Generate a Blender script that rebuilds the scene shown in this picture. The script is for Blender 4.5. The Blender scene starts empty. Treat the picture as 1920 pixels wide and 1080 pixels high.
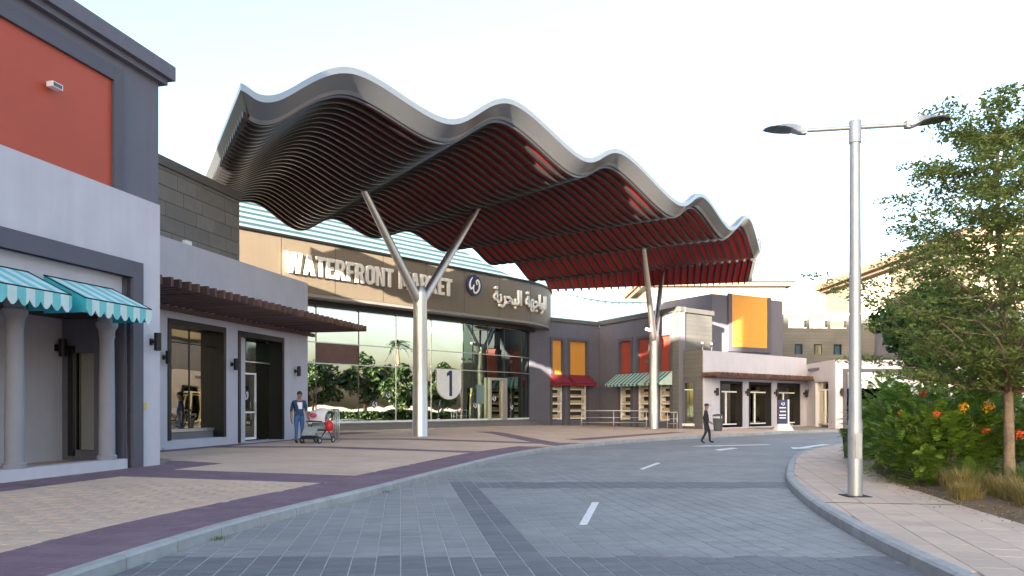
import bpy, bmesh, math, random
from mathutils import Vector, Matrix
from mathutils.geometry import tessellate_polygon
random.seed(7)
R = math.radians
sc = bpy.context.scene
COL = sc.collection

# ------------------------------------------------------------------ camera, sky, sun, exposure
F, HORIZON, EYE = 1400.0, 760.0, 1.6          # focal length and eye level as measured in the 1920 px photograph
cam = bpy.data.cameras.new('camera')
cam.sensor_width = 36.0
cam.lens = 36.0*F/1920.0
cam.shift_y = (HORIZON-540.0)/1920.0
cam.clip_start, cam.clip_end = 0.1, 2000
camo = bpy.data.objects.new('camera', cam); COL.objects.link(camo)
camo.location = (0, 0, EYE); camo.rotation_euler = (R(90), 0, 0)
sc.camera = camo

SUN_TO = Vector((-0.42, -0.9075, 0)).normalized()
SUN_EL = 10.2
world = bpy.data.worlds.new('World'); sc.world = world; world.use_nodes = True
wn = world.node_tree.nodes; wl = world.node_tree.links
bg = wn['Background']; sky = wn.new('ShaderNodeTexSky'); sky.sky_type = 'NISHITA'
sky.sun_disc = False; sky.sun_elevation = R(SUN_EL)
sky.sun_rotation = math.atan2(SUN_TO.x, SUN_TO.y) % (2*math.pi)
sky.air_density = 1.0; sky.dust_density = 5.0; sky.ozone_density = 1.2
hs = wn.new('ShaderNodeHueSaturation'); hs.inputs['Saturation'].default_value = 0.95; hs.inputs['Value'].default_value = 1.0
wl.new(sky.outputs[0], hs.inputs['Color']); wl.new(hs.outputs[0], bg.inputs[0]); bg.inputs[1].default_value = 0.10
sun = bpy.data.lights.new('sun', 'SUN'); sun.energy = 5.0; sun.angle = R(0.5); sun.color = (1.0, 0.85, 0.66)
suno = bpy.data.objects.new('sun', sun); COL.objects.link(suno)
sd = Vector((SUN_TO.x*math.cos(R(SUN_EL)), SUN_TO.y*math.cos(R(SUN_EL)), math.sin(R(SUN_EL))))
suno.rotation_euler = sd.to_track_quat('Z', 'Y').to_euler(); suno.location = sd*60
sc.view_settings.view_transform = 'Standard'; sc.view_settings.look = 'None'
sc.view_settings.exposure = 3.12; sc.view_settings.gamma = 1.0; sc.view_settings.use_curve_mapping = False

# ------------------------------------------------------------------ materials
MATS = {}
def pm(name, col, rough=0.6, metal=0.0, var=0.10, scale=2.5, bump=0.0, bscale=40.0, streak=0.0, spec=0.5, brushed=False, island=0.0, tint=False):
    """procedural principled material: mottling, fine relief, optional vertical streaks, per-piece variation"""
    m = bpy.data.materials.new(name); m.use_nodes = True; MATS[name] = m
    n = m.node_tree.nodes; l = m.node_tree.links; b = n['Principled BSDF']
    b.inputs['Roughness'].default_value = rough; b.inputs['Metallic'].default_value = metal
    b.inputs['Specular IOR Level'].default_value = spec
    g = n.new('ShaderNodeNewGeometry')
    nz = n.new('ShaderNodeTexNoise'); nz.inputs['Scale'].default_value = scale; nz.inputs['Detail'].default_value = 6; nz.inputs['Roughness'].default_value = 0.65
    l.new(g.outputs['Position'], nz.inputs['Vector'])
    mr = n.new('ShaderNodeMapRange'); mr.inputs['From Min'].default_value = 0.25; mr.inputs['From Max'].default_value = 0.75
    mr.inputs['To Min'].default_value = 1-var; mr.inputs['To Max'].default_value = 1+var
    l.new(nz.outputs['Fac'], mr.inputs['Value']); fac = mr.outputs[0]
    def mul(a, bsock):
        x = n.new('ShaderNodeMath'); x.operation = 'MULTIPLY'; l.new(a, x.inputs[0]); l.new(bsock, x.inputs[1]); return x.outputs[0]
    if streak:
        mp = n.new('ShaderNodeMapping'); mp.inputs['Scale'].default_value = (5, 5, 0.35) if not brushed else (60, 60, 0.8)
        l.new(g.outputs['Position'], mp.inputs['Vector'])
        n2 = n.new('ShaderNodeTexNoise'); n2.inputs['Scale'].default_value = 1.0; n2.inputs['Detail'].default_value = 4; l.new(mp.outputs[0], n2.inputs['Vector'])
        m2 = n.new('ShaderNodeMapRange'); m2.inputs['From Min'].default_value = 0.3; m2.inputs['From Max'].default_value = 0.7
        m2.inputs['To Min'].default_value = 1-streak; m2.inputs['To Max'].default_value = 1+streak*0.4
        l.new(n2.outputs['Fac'], m2.inputs['Value']); fac = mul(fac, m2.outputs[0])
    if island:
        src = g.outputs['Random Per Island']
        oi = n.new('ShaderNodeObjectInfo'); ad = n.new('ShaderNodeMath'); ad.operation = 'ADD'; l.new(src, ad.inputs[0]); l.new(oi.outputs['Random'], ad.inputs[1])
        fr = n.new('ShaderNodeMath'); fr.operation = 'FRACT'; l.new(ad.outputs[0], fr.inputs[0])
        m3 = n.new('ShaderNodeMapRange'); m3.inputs['To Min'].default_value = 1-island; m3.inputs['To Max'].default_value = 1+island
        l.new(fr.outputs[0], m3.inputs['Value']); fac = mul(fac, m3.outputs[0])
    vm = n.new('ShaderNodeVectorMath'); vm.operation = 'SCALE'; vm.inputs[0].default_value = col
    l.new(fac, vm.inputs['Scale']); l.new(vm.outputs[0], b.inputs['Base Color'])
    if bump:
        n3 = n.new('ShaderNodeTexNoise'); n3.inputs['Scale'].default_value = bscale; n3.inputs['Detail'].default_value = 5
        l.new(g.outputs['Position'], n3.inputs['Vector'])
        bp = n.new('ShaderNodeBump'); bp.inputs['Strength'].default_value = bump; bp.inputs['Distance'].default_value = 0.02
        l.new(n3.outputs['Fac'], bp.inputs['Height']); l.new(bp.outputs[0], b.inputs['Normal'])
        # roughness follows the relief a little
        m4 = n.new('ShaderNodeMapRange'); m4.inputs['To Min'].default_value = max(0, rough-0.1); m4.inputs['To Max'].default_value = min(1, rough+0.12)
        l.new(n3.outputs['Fac'], m4.inputs['Value']); l.new(m4.outputs[0], b.inputs['Roughness'])
    return m

def glassmat(name, tint, refl, dark=(0.01, 0.014, 0.014), wob=0.004):
    """coated shop glass: mirror coat over a dark see-nothing interior, panes slightly uneven"""
    m = bpy.data.materials.new(name); m.use_nodes = True; MATS[name] = m
    n = m.node_tree.nodes; l = m.node_tree.links; n.remove(n['Principled BSDF']); out = n['Material Output']
    gl = n.new('ShaderNodeBsdfGlossy'); gl.inputs['Color'].default_value = (*tint, 1); gl.inputs['Roughness'].default_value = 0.015
    tr = n.new('ShaderNodeBsdfTransparent'); tr.inputs['Color'].default_value = (*[min(1, 0.25+d*10) for d in dark], 1)
    lw = n.new('ShaderNodeLayerWeight'); lw.inputs['Blend'].default_value = 0.35
    mr = n.new('ShaderNodeMapRange'); mr.inputs['To Min'].default_value = refl; mr.inputs['To Max'].default_value = 1.0
    l.new(lw.outputs['Fresnel'], mr.inputs['Value'])
    mx = n.new('ShaderNodeMixShader'); l.new(mr.outputs[0], mx.inputs[0]); l.new(tr.outputs[0], mx.inputs[1]); l.new(gl.outputs[0], mx.inputs[2])
    g = n.new('ShaderNodeNewGeometry'); nz = n.new('ShaderNodeTexNoise'); nz.inputs['Scale'].default_value = 0.55; nz.inputs['Detail'].default_value = 1
    l.new(g.outputs['Position'], nz.inputs['Vector'])
    bp = n.new('ShaderNodeBump'); bp.inputs['Strength'].default_value = 0.5; bp.inputs['Distance'].default_value = wob*4
    l.new(nz.outputs['Fac'], bp.inputs['Height']); l.new(bp.outputs[0], gl.inputs['Normal'])
    l.new(mx.outputs[0], out.inputs['Surface'])
    return m

def leafmat(name, c1, c2, trans=0.35, rough=0.5):
    m = bpy.data.materials.new(name); m.use_nodes = True; MATS[name] = m
    n = m.node_tree.nodes; l = m.node_tree.links; b = n['Principled BSDF']; out = n['Material Output']
    g = n.new('ShaderNodeNewGeometry'); cr = n.new('ShaderNodeMix'); cr.data_type = 'RGBA'
    cr.inputs[6].default_value = (*c1, 1); cr.inputs[7].default_value = (*c2, 1)
    l.new(g.outputs['Random Per Island'], cr.inputs[0]); l.new(cr.outputs[2], b.inputs['Base Color'])
    b.inputs['Roughness'].default_value = rough; b.inputs['Specular IOR Level'].default_value = 0.35
    t = n.new('ShaderNodeBsdfTranslucent'); l.new(cr.outputs[2], t.inputs['Color'])
    mx = n.new('ShaderNodeMixShader'); mx.inputs[0].default_value = trans
    l.new(b.outputs[0], mx.inputs[1]); l.new(t.outputs[0], mx.inputs[2]); l.new(mx.outputs[0], out.inputs['Surface'])
    return m

def stripemat(name, c1, c2, freq, axis, rough=0.8):
    """woven canvas in two colours, stripes along a direction"""
    m = bpy.data.materials.new(name); m.use_nodes = True; MATS[name] = m
    n = m.node_tree.nodes; l = m.node_tree.links; b = n['Principled BSDF']; b.inputs['Roughness'].default_value = rough
    g = n.new('ShaderNodeNewGeometry'); d = n.new('ShaderNodeVectorMath'); d.operation = 'DOT_PRODUCT'; d.inputs[1].default_value = axis
    l.new(g.outputs['Position'], d.inputs[0])
    a = n.new('ShaderNodeMath'); a.operation = 'MULTIPLY'; a.inputs[1].default_value = freq; l.new(d.outputs['Value'], a.inputs[0])
    f = n.new('ShaderNodeMath'); f.operation = 'FRACT'; l.new(a.outputs[0], f.inputs[0])
    s = n.new('ShaderNodeMath'); s.operation = 'GREATER_THAN'; s.inputs[1].default_value = 0.5; l.new(f.outputs[0], s.inputs[0])
    mx = n.new('ShaderNodeMix'); mx.data_type = 'RGBA'; mx.inputs[6].default_value = (*c1, 1); mx.inputs[7].default_value = (*c2, 1)
    l.new(s.outputs[0], mx.inputs[0])
    nz = n.new('ShaderNodeTexNoise'); nz.inputs['Scale'].default_value = 3; nz.inputs['Detail'].default_value = 5; l.new(g.outputs['Position'], nz.inputs['Vector'])
    mr = n.new('ShaderNodeMapRange'); mr.inputs['To Min'].default_value = 0.75; mr.inputs['To Max'].default_value = 1.2; l.new(nz.outputs['Fac'], mr.inputs['Value'])
    vm = n.new('ShaderNodeVectorMath'); vm.operation = 'SCALE'; l.new(mx.outputs[2], vm.inputs[0]); l.new(mr.outputs[0], vm.inputs['Scale'])
    l.new(vm.outputs[0], b.inputs['Base Color'])
    return m

def brickmat(name, c1, c2, cm, bw, bh, rot, rough=0.7, msize=0.012):
    m = bpy.data.materials.new(name); m.use_nodes = True; MATS[name] = m
    n = m.node_tree.nodes; l = m.node_tree.links; b = n['Principled BSDF']; b.inputs['Roughness'].default_value = rough
    g = n.new('ShaderNodeNewGeometry'); mp = n.new('ShaderNodeMapping'); mp.inputs['Rotation'].default_value = rot
    l.new(g.outputs['Position'], mp.inputs['Vector'])
    t = n.new('ShaderNodeTexBrick'); t.inputs['Scale'].default_value = 1; t.inputs['Brick Width'].default_value = bw; t.inputs['Row Height'].default_value = bh
    t.inputs['Mortar Size'].default_value = msize; t.inputs['Color1'].default_value = (*c1, 1); t.inputs['Color2'].default_value = (*c2, 1); t.inputs['Mortar'].default_value = (*cm, 1)
    l.new(mp.outputs[0], t.inputs['Vector'])
    nz = n.new('ShaderNodeTexNoise'); nz.inputs['Scale'].default_value = 0.6; nz.inputs['Detail'].default_value = 7; l.new(g.outputs['Position'], nz.inputs['Vector'])
    mr = n.new('ShaderNodeMapRange'); mr.inputs['From Min'].default_value = .3; mr.inputs['From Max'].default_value = .7; mr.inputs['To Min'].default_value = 0.82; mr.inputs['To Max'].default_value = 1.15; l.new(nz.outputs['Fac'], mr.inputs['Value'])
    vm = n.new('ShaderNodeVectorMath'); vm.operation = 'SCALE'; l.new(t.outputs['Color'], vm.inputs[0]); l.new(mr.outputs[0], vm.inputs['Scale'])
    l.new(vm.outputs[0], b.inputs['Base Color'])
    return m

pm('lilac', (0.49, 0.485, 0.565), 0.85, var=0.08, scale=0.9, bump=0.15, bscale=60, streak=0.045)
pm('slate', (0.125, 0.125, 0.165), 0.75, var=0.08, scale=1.2, bump=0.1, streak=0.08)
pm('slate_frame', (0.085, 0.085, 0.115), 0.7, var=0.08, bump=0.08)
pm('red_panel', (0.40, 0.062, 0.030), 0.6, var=0.06, scale=0.5, streak=0.02)
pm('dark_red_panel', (0.33, 0.055, 0.035), 0.6, var=0.08, streak=0.06)
pm('yellow_panel', (0.68, 0.32, 0.055), 0.6, var=0.06, scale=0.8, streak=0.05)
pm('stone', (0.175, 0.17, 0.165), 0.75, var=0.12, scale=3, bump=0.25, bscale=25, island=0.10)
pm('stone_cap', (0.10, 0.10, 0.105), 0.7, var=0.1)
pm('joint', (0.06, 0.06, 0.06), 0.9)
brickmat('stone_far', (0.100, 0.102, 0.104), (0.088, 0.090, 0.092), (0.068, 0.069, 0.07), 2.4, 0.28, (R(90), 0, 0), msize=0.016)
pm('wood', (0.085, 0.042, 0.036), 0.65, var=0.25, scale=6, bump=0.2, bscale=30, island=0.25)
pm('black_metal', (0.012, 0.012, 0.014), 0.45, metal=0.3)
pm('dark_frame', (0.008, 0.008, 0.010), 0.45, var=0.1)
pm('alu', (0.62, 0.62, 0.62), 0.35, metal=0.85, var=0.05)
pm('steel', (0.60, 0.585, 0.57), 0.40, metal=1.0, var=0.06, scale=1.5, streak=0.12, brushed=True)
pm('galv', (0.44, 0.46, 0.49), 0.45, metal=0.6, var=0.10, scale=7, streak=0.08)
pm('bronze', (0.185, 0.155, 0.120), 0.5, metal=0.1, var=0.05, scale=0.8, streak=0.06)
pm('bronze_soffit', (0.30, 0.29, 0.29), 0.5, metal=0.3)
pm('letter_white', (0.82, 0.81, 0.78), 0.5, var=0.03)
pm('navy', (0.015, 0.022, 0.10), 0.4, var=0.05)
pm('fascia', (0.17, 0.18, 0.20), 0.30, metal=0.65, var=0.05, scale=0.8, streak=0.03)
pm('fascia_trim', (0.36, 0.36, 0.365), 0.30, metal=0.85, var=0.05)
pm('fascia_side_shade', (0.045, 0.052, 0.062), 0.75, var=0.08, spec=0.15)  # darker copy of fascia, shade of the left end put into the colour
pm('rib', (0.075, 0.076, 0.082), 0.36, metal=0.6, var=0.1)
pm('soffit_red', (0.27, 0.008, 0.010), 0.55, var=0.12, scale=1.5)
pm('roof_metal', (0.55, 0.55, 0.54), 0.45, metal=0.5)
pm('teal_light', (0.17, 0.26, 0.27), 0.5, var=0.06)
pm('teal_dark', (0.022, 0.055, 0.063), 0.5, var=0.08)
pm('pale_roof', (0.13, 0.22, 0.24), 0.6, var=0.04)
pm('beige', (0.20, 0.17, 0.13), 0.85, var=0.05, scale=0.5, streak=0.04)
pm('beige_trim', (0.17, 0.128, 0.092), 0.85, var=0.05)
pm('lattice', (0.62, 0.62, 0.55), 0.7)
pm('blue_glass', (0.012, 0.045, 0.09), 0.5, var=0.05)
pm('white_paint', (0.66, 0.67, 0.69), 0.6, var=0.28, scale=14)
pm('kerb', (0.32, 0.335, 0.35), 0.8, var=0.2, scale=4, bump=0.3, bscale=30, island=0.08)
pm('paver_beige', (0.52, 0.395, 0.315), 0.8, var=0.16, scale=0.45, bump=0.2, bscale=60, island=0.05)
pm('paver_purple', (0.165, 0.112, 0.145), 0.8, var=0.14, scale=1.3, bump=0.2, bscale=60, island=0.10)
pm('paver_pink', (0.50, 0.40, 0.34), 0.8, var=0.12, scale=1.0, bump=0.2, bscale=60, island=0.07)
pm('paver_grey', (0.212, 0.224, 0.240), 0.62, var=0.24, scale=0.5, bump=0.25, bscale=50, island=0.10)
pm('paver_dark', (0.128, 0.138, 0.160), 0.62, var=0.15, scale=0.8, bump=0.25, bscale=50, island=0.11)
pm('joint_sand', (0.36, 0.37, 0.38), 0.95, var=0.3, scale=9)
pm('joint_dark', (0.30, 0.24, 0.195), 0.95, var=0.3, scale=9)
brickmat('road_far', (0.212, 0.224, 0.240), (0.196, 0.208, 0.224), (0.17, 0.178, 0.19), 0.26, 0.14, (0, 0, R(98.5)), 0.65, 0.006)
pm('sand_ground', (0.38, 0.31, 0.23), 0.95, var=0.2, scale=0.3)
pm('soil', (0.13, 0.09, 0.06), 0.95, var=0.3, scale=5, bump=0.6, bscale=14)
pm('bark', (0.24, 0.18, 0.14), 0.9, var=0.3, scale=14, bump=0.6, bscale=35)
pm('column_paint', (0.25, 0.25, 0.29), 0.8, var=0.07, bump=0.2)
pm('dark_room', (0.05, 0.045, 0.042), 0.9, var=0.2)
pm('shelf_goods', (0.45, 0.36, 0.22), 0.8, var=0.4, scale=8)
pm('maroon', (0.20, 0.015, 0.03), 0.8, var=0.15)
pm('white_plain', (0.82, 0.82, 0.82), 0.6)
pm('sign_yellow', (0.55, 0.42, 0.10), 0.6)
pm('terracotta_screen', (0.13, 0.055, 0.05), 0.25, var=0.2)
pm('skin', (0.27, 0.15, 0.10), 0.55, var=0.06)
pm('hair', (0.012, 0.010, 0.010), 0.6)
pm('denim', (0.055, 0.12, 0.27), 0.85, var=0.25, scale=9)
pm('navy_cloth', (0.02, 0.055, 0.12), 0.85, var=0.2, scale=9)
pm('black_cloth', (0.014, 0.016, 0.022), 0.85, var=0.2, scale=9)
pm('white_cloth', (0.72, 0.72, 0.74), 0.85)
pm('grey_cloth', (0.30, 0.36, 0.40), 0.85, var=0.2, scale=12)
pm('pink_cloth', (0.55, 0.06, 0.17), 0.8)
pm('red_plastic', (0.62, 0.015, 0.02), 0.45)
pm('rubber', (0.015, 0.015, 0.015), 0.8)
pm('petal_yellow', (0.85, 0.42, 0.02), 0.6, island=0.25)
pm('petal_red', (0.62, 0.10, 0.02), 0.6, island=0.3)
pm('bin_grey', (0.06, 0.075, 0.085), 0.5)
pm('lens', (0.035, 0.055, 0.06), 0.18, var=0.1)
glassmat('glass_main', (0.98, 1.0, 1.0), 0.94)
glassmat('glass_green', (0.42, 0.55, 0.50), 0.45, (0.003, 0.012, 0.011))
glassmat('glass_shop', (0.88, 0.84, 0.66), 0.60)
glassmat('glass_dark', (0.55, 0.57, 0.52), 0.28)
TL = Vector((0.2232, 0.9748, 0)); NL = Vector((0.9748, -0.2232, 0))
stripemat('awning_teal', (0.50, 0.64, 0.66), (0.14, 0.48, 0.53), 2.9, TL)
stripemat('awning_green', (0.42, 0.55, 0.52), (0.02, 0.20, 0.19), 2.2, (-0.433, 0.901, 0))
stripemat('awning_pale', (0.75, 0.80, 0.80), (0.62, 0.70, 0.72), 2.2, (1, 0, 0))
pm('teal_cloth', (0.03, 0.36, 0.45), 0.85, var=0.15)
leafmat('leaf_fine', (0.095, 0.145, 0.036), (0.215, 0.270, 0.080), 0.4)
leafmat('leaf_broad', (0.028, 0.080, 0.020), (0.080, 0.165, 0.038), 0.3, 0.35)
leafmat('leaf_hedge', (0.070, 0.160, 0.018), (0.215, 0.330, 0.042), 0.38)
leafmat('leaf_dark', (0.013, 0.036, 0.010), (0.042, 0.078, 0.018), 0.2)
leafmat('leaf_lime', (0.12, 0.22, 0.03), (0.20, 0.30, 0.05), 0.35)
leafmat('grass_dry', (0.20, 0.17, 0.06), (0.36, 0.28, 0.10), 0.3)
leafmat('grass_green', (0.07, 0.13, 0.03), (0.15, 0.22, 0.05), 0.3)

# ------------------------------------------------------------------ builders
def tag(o, label=None, cat=None, group=None, kind=None):
    if label: o['label'] = label
    if cat: o['category'] = cat
    if group: o['group'] = group
    if kind: o['kind'] = kind
    return o
def empty(name, loc, label=None, cat=None, group=None):
    o = bpy.data.objects.new(name, None); COL.objects.link(o); o.location = loc; o.empty_display_size = 0.3
    return tag(o, label, cat, group)
def origin_of(o):
    v = Vector((0, 0, 0))
    while o is not None: v += o.location; o = o.parent
    return v
class MB:
    def __init__(s): s.v = []; s.f = []
    def add(s, vs, fs):
        b = len(s.v); s.v += [tuple(v) for v in vs]; s.f += [tuple(b+i for i in f) for f in fs]; return s
    def hexa(s, p):      # 4 bottom + 4 top corners, both loops counter-clockwise from above
        return s.add(p, [(3, 2, 1, 0), (4, 5, 6, 7), (0, 1, 5, 4), (1, 2, 6, 5), (2, 3, 7, 6), (3, 0, 4, 7)])
    def box(s, x0, x1, y0, y1, z0, z1):
        return s.hexa([(x0, y0, z0), (x1, y0, z0), (x1, y1, z0), (x0, y1, z0), (x0, y0, z1), (x1, y0, z1), (x1, y1, z1), (x0, y1, z1)])
    def tube(s, pts, rad, n=8, cap=True):
        pts = [Vector(p) for p in pts]; k = len(pts); rr = rad if isinstance(rad, (list, tuple)) else [rad]*k
        rings = []; up = None
        for i in range(k):
            t = (pts[min(i+1, k-1)]-pts[max(i-1, 0)]).normalized()
            if up is None: up = Vector((0, 0, 1)) if abs(t.z) < 0.9 else Vector((1, 0, 0))
            a = t.cross(up).normalized(); b = a.cross(t).normalized(); up = b
            rings.append([pts[i]+(a*math.cos(2*math.pi*j/n)+b*math.sin(2*math.pi*j/n))*rr[i] for j in range(n)])
        vs = [v for r in rings for v in r]; fs = []
        for i in range(k-1):
            for j in range(n):
                q = (j+1) % n; fs.append((i*n+j, i*n+q, (i+1)*n+q, (i+1)*n+j))
        if cap: fs += [tuple(range(n-1, -1, -1)), tuple((k-1)*n+j for j in range(n))]
        return s.add(vs, fs)
    def lathe(s, c, prof, n=16):      # prof: (radius, z)
        vs = []; fs = []; k = len(prof)
        for r, z in prof:
            for j in range(n):
                a = 2*math.pi*j/n; vs.append((c[0]+r*math.cos(a), c[1]+r*math.sin(a), c[2]+z))
        for i in range(k-1):
            for j in range(n):
                q = (j+1) % n; fs.append((i*n+j, i*n+q, (i+1)*n+q, (i+1)*n+j))
        fs += [tuple(range(n-1, -1, -1)), tuple((k-1)*n+j for j in range(n))]
        return s.add(vs, fs)
    def ball(s, c, r, n=10, m=6, sc3=(1, 1, 1)):
        vs = [(c[0], c[1], c[2]-r*sc3[2])]; fs = []
        for i in range(1, m):
            th = -math.pi/2+math.pi*i/m
            for j in range(n):
                a = 2*math.pi*j/n
                vs.append((c[0]+r*sc3[0]*math.cos(th)*math.cos(a), c[1]+r*sc3[1]*math.cos(th)*math.sin(a), c[2]+r*sc3[2]*math.sin(th)))
        vs.append((c[0], c[1], c[2]+r*sc3[2])); last = len(vs)-1
        for j in range(n):
            q = (j+1) % n; fs.append((0, 1+q, 1+j)); fs.append((last, last-n+j, last-n+q))
            for i in range(m-2): fs.append((1+i*n+j, 1+i*n+q, 1+(i+1)*n+q, 1+(i+1)*n+j))
        return s.add(vs, fs)
    def prism(s, fn, outer, holes, o0, o1):
        """2-D outline (a,b) with holes, thickened between offsets o0 (back) and o1 (front); fn(a,o,b) gives the point"""
        loops = [outer]+list(holes); flat = [p for lp in loops for p in lp]; N = len(flat)
        tris = tessellate_polygon([[Vector((p[0], p[1], 0)) for p in lp] for lp in loops])
        vs = [fn(p[0], o1, p[1]) for p in flat]+[fn(p[0], o0, p[1]) for p in flat]; fs = []
        for t in tris: fs.append(tuple(t)); fs.append((t[2]+N, t[1]+N, t[0]+N))
        b = 0
        for lp in loops:
            k = len(lp)
            for i in range(k): j = (i+1) % k; fs.append((b+i, b+j, b+j+N, b+i+N))
            b += k
        return s.add(vs, fs)
    def build(s, name, mat, parent=None, smooth=False, loc=None, angle=None):
        me = bpy.data.meshes.new(name); off = origin_of(parent) if parent else Vector(loc or (0, 0, 0))
        me.from_pydata([(v[0]-off.x, v[1]-off.y, v[2]-off.z) for v in s.v], [], s.f); me.update()
        bm = bmesh.new(); bm.from_mesh(me); bmesh.ops.recalc_face_normals(bm, faces=bm.faces) if len(s.f) < 6000 else None; bm.to_mesh(me); bm.free()
        o = bpy.data.objects.new(name, me); COL.objects.link(o)
        for m in (mat if isinstance(mat, list) else [mat]): me.materials.append(MATS[m])
        if smooth:
            me.polygons.foreach_set('use_smooth', [True]*len(me.polygons))
            if angle is not None: me.set_sharp_from_angle(angle=R(angle))
        if parent: o.parent = parent
        else: o.location = off
        return o

class Frame:
    """straight wall line: origin, direction s, outward offset o, height z"""
    def __init__(s, x, y, dx, dy):
        l = math.hypot(dx, dy); s.o = (x, y); s.t = (dx/l, dy/l); s.n = (dy/l, -dx/l)
    def P(s, a, o, z): return Vector((s.o[0]+s.t[0]*a+s.n[0]*o, s.o[1]+s.t[1]*a+s.n[1]*o, z))
    def at_u(s, u, o=0.0):
        k = (u-960)/F; x = s.o[0]+s.n[0]*o; y = s.o[1]+s.n[1]*o
        return (k*y-x)/(s.t[0]-k*s.t[1])
    def box(s, mb, a0, a1, o0, o1, z0, z1):
        if a1 < a0: a0, a1 = a1, a0
        P = s.P
        return mb.hexa([P(a0, o1, z0), P(a1, o1, z0), P(a1, o0, z0), P(a0, o0, z0), P(a0, o1, z1), P(a1, o1, z1), P(a1, o0, z1), P(a0, o0, z1)])
    def part(s, name, mat, parent, a0, a1, o0, o1, z0, z1): return s.box(MB(), a0, a1, o0, o1, z0, z1).build(name, mat, parent)
    def wall(s, mb, a0, a1, z0, z1, o0, o1, holes):
        """wall slab with rectangular openings, reveals included"""
        As = sorted({a0, a1, *[h[0] for h in holes], *[h[1] for h in holes]}); Zs = sorted({z0, z1, *[h[2] for h in holes], *[h[3] for h in holes]})
        def solid(i, j):
            if i < 0 or j < 0 or i >= len(As)-1 or j >= len(Zs)-1: return False
            ca = (As[i]+As[i+1])/2; cz = (Zs[j]+Zs[j+1])/2
            return not any(h[0] < ca < h[1] and h[2] < cz < h[3] for h in holes)
        P = s.P
        for i in range(len(As)-1):
            for j in range(len(Zs)-1):
                if not solid(i, j): continue
                a, b, c, d = As[i], As[i+1], Zs[j], Zs[j+1]
                mb.add([P(a, o1, c), P(b, o1, c), P(b, o1, d), P(a, o1, d)], [(0, 1, 2, 3)])
                mb.add([P(a, o0, c), P(b, o0, c), P(b, o0, d), P(a, o0, d)], [(3, 2, 1, 0)])
                if not solid(i-1, j): mb.add([P(a, o1, c), P(a, o1, d), P(a, o0, d), P(a, o0, c)], [(0, 1, 2, 3)])
                if not solid(i+1, j): mb.add([P(b, o1, c), P(b, o0, c), P(b, o0, d), P(b, o1, d)], [(0, 1, 2, 3)])
                if not solid(i, j-1): mb.add([P(a, o1, c), P(a, o0, c), P(b, o0, c), P(b, o1, c)], [(0, 1, 2, 3)])
                if not solid(i, j+1): mb.add([P(a, o1, d), P(b, o1, d), P(b, o0, d), P(a, o0, d)], [(0, 1, 2, 3)])
        return mb

class CurvedPath:
    """entrance front: straight run, then a nose of radius 8 m turning away"""
    def __init__(s, x, y, dx, dy, L, Rn):
        l = math.hypot(dx, dy); s.o = Vector((x, y, 0)); s.t = Vector((dx/l, dy/l, 0)); s.L = L; s.R = Rn
        s.n = Vector((s.t.y, -s.t.x, 0)); s.c = s.o+s.t*L-s.n*Rn
    def frame(s, a):
        if a <= s.L: return s.o+s.t*a, s.t, s.n
        th = (a-s.L)/s.R; n = s.n*math.cos(th)+s.t*math.sin(th); t = s.t*math.cos(th)-s.n*math.sin(th)
        return s.c+n*s.R, t, n
    def P(s, a, o, z):
        p, t, n = s.frame(a); q = p+n*o; return Vector((q.x, q.y, z))
    def at_u(s, u, o=0.0):
        k = (u-960)/F; lo, hi = -8.0, s.L+s.R*0.9
        for _ in range(50):
            m = (lo+hi)/2; p = s.P(m, o, 0)
            if p.x/p.y < k: lo = m
            else: hi = m
        return (lo+hi)/2
    def sweep(s, mb, a0, a1, prof, step=0.6):
        n = max(1, int((a1-a0)/step)); k = len(prof); vs = []; fs = []
        for i in range(n+1):
            for (o, z) in prof: vs.append(s.P(a0+(a1-a0)*i/n, o, z))
        for i in range(n):
            for j in range(k):
                q = (j+1) % k; fs.append((i*k+j, (i+1)*k+j, (i+1)*k+q, i*k+q))
        fs += [tuple(range(k)), tuple(n*k+j for j in range(k-1, -1, -1))]
        return mb.add(vs, fs)

def disc(fn, r, n=28, sq=1.0): return [(r*math.cos(2*math.pi*i/n), r*sq*math.sin(2*math.pi*i/n)) for i in range(n)]
def swirl(parent, fn, rad, o, mat='letter_white'):
    """two linked script strokes, ribbon with varying width"""
    def ribbon(pts, ws):
        L = catmull([(x, y, 0) for x, y in pts], 6); n = len(L); W = [ws[0]+(ws[1]-ws[0])*math.sin(math.pi*i/(n-1)) for i in range(n)]
        a, b = [], []
        for i, q in enumerate(L):
            t = (L[min(i+1, n-1)]-L[max(i-1, 0)]).normalized(); nn = Vector((-t.y, t.x, 0)); a.append(q+nn*W[i]); b.append(q-nn*W[i])
        mb = MB(); vs = [fn(q.x*rad, o+.02, q.y*rad) for q in a]+[fn(q.x*rad, o+.02, q.y*rad) for q in b]+[fn(q.x*rad, o, q.y*rad) for q in a]+[fn(q.x*rad, o, q.y*rad) for q in b]
        fs = []
        for i in range(n-1): fs += [(i, i+1, n+i+1, n+i), (i, 2*n+i, 2*n+i+1, i+1), (n+i, n+i+1, 3*n+i+1, 3*n+i)]
        mb.add(vs, fs); mb.build('emblem_stroke', mat, parent)
    ribbon([(-.25, .72), (-.52, .35), (-.62, -.05), (-.5, -.36), (-.25, -.30), (-.05, .05)], (.03, .11))
    ribbon([(-.02, .03), (-.12, -.3), (-.02, -.68), (.25, -.72), (.6, -.35), (.68, .15), (.5, .5), (.28, .42), (.30, .12), (.45, .1)], (.03, .10))
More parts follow.
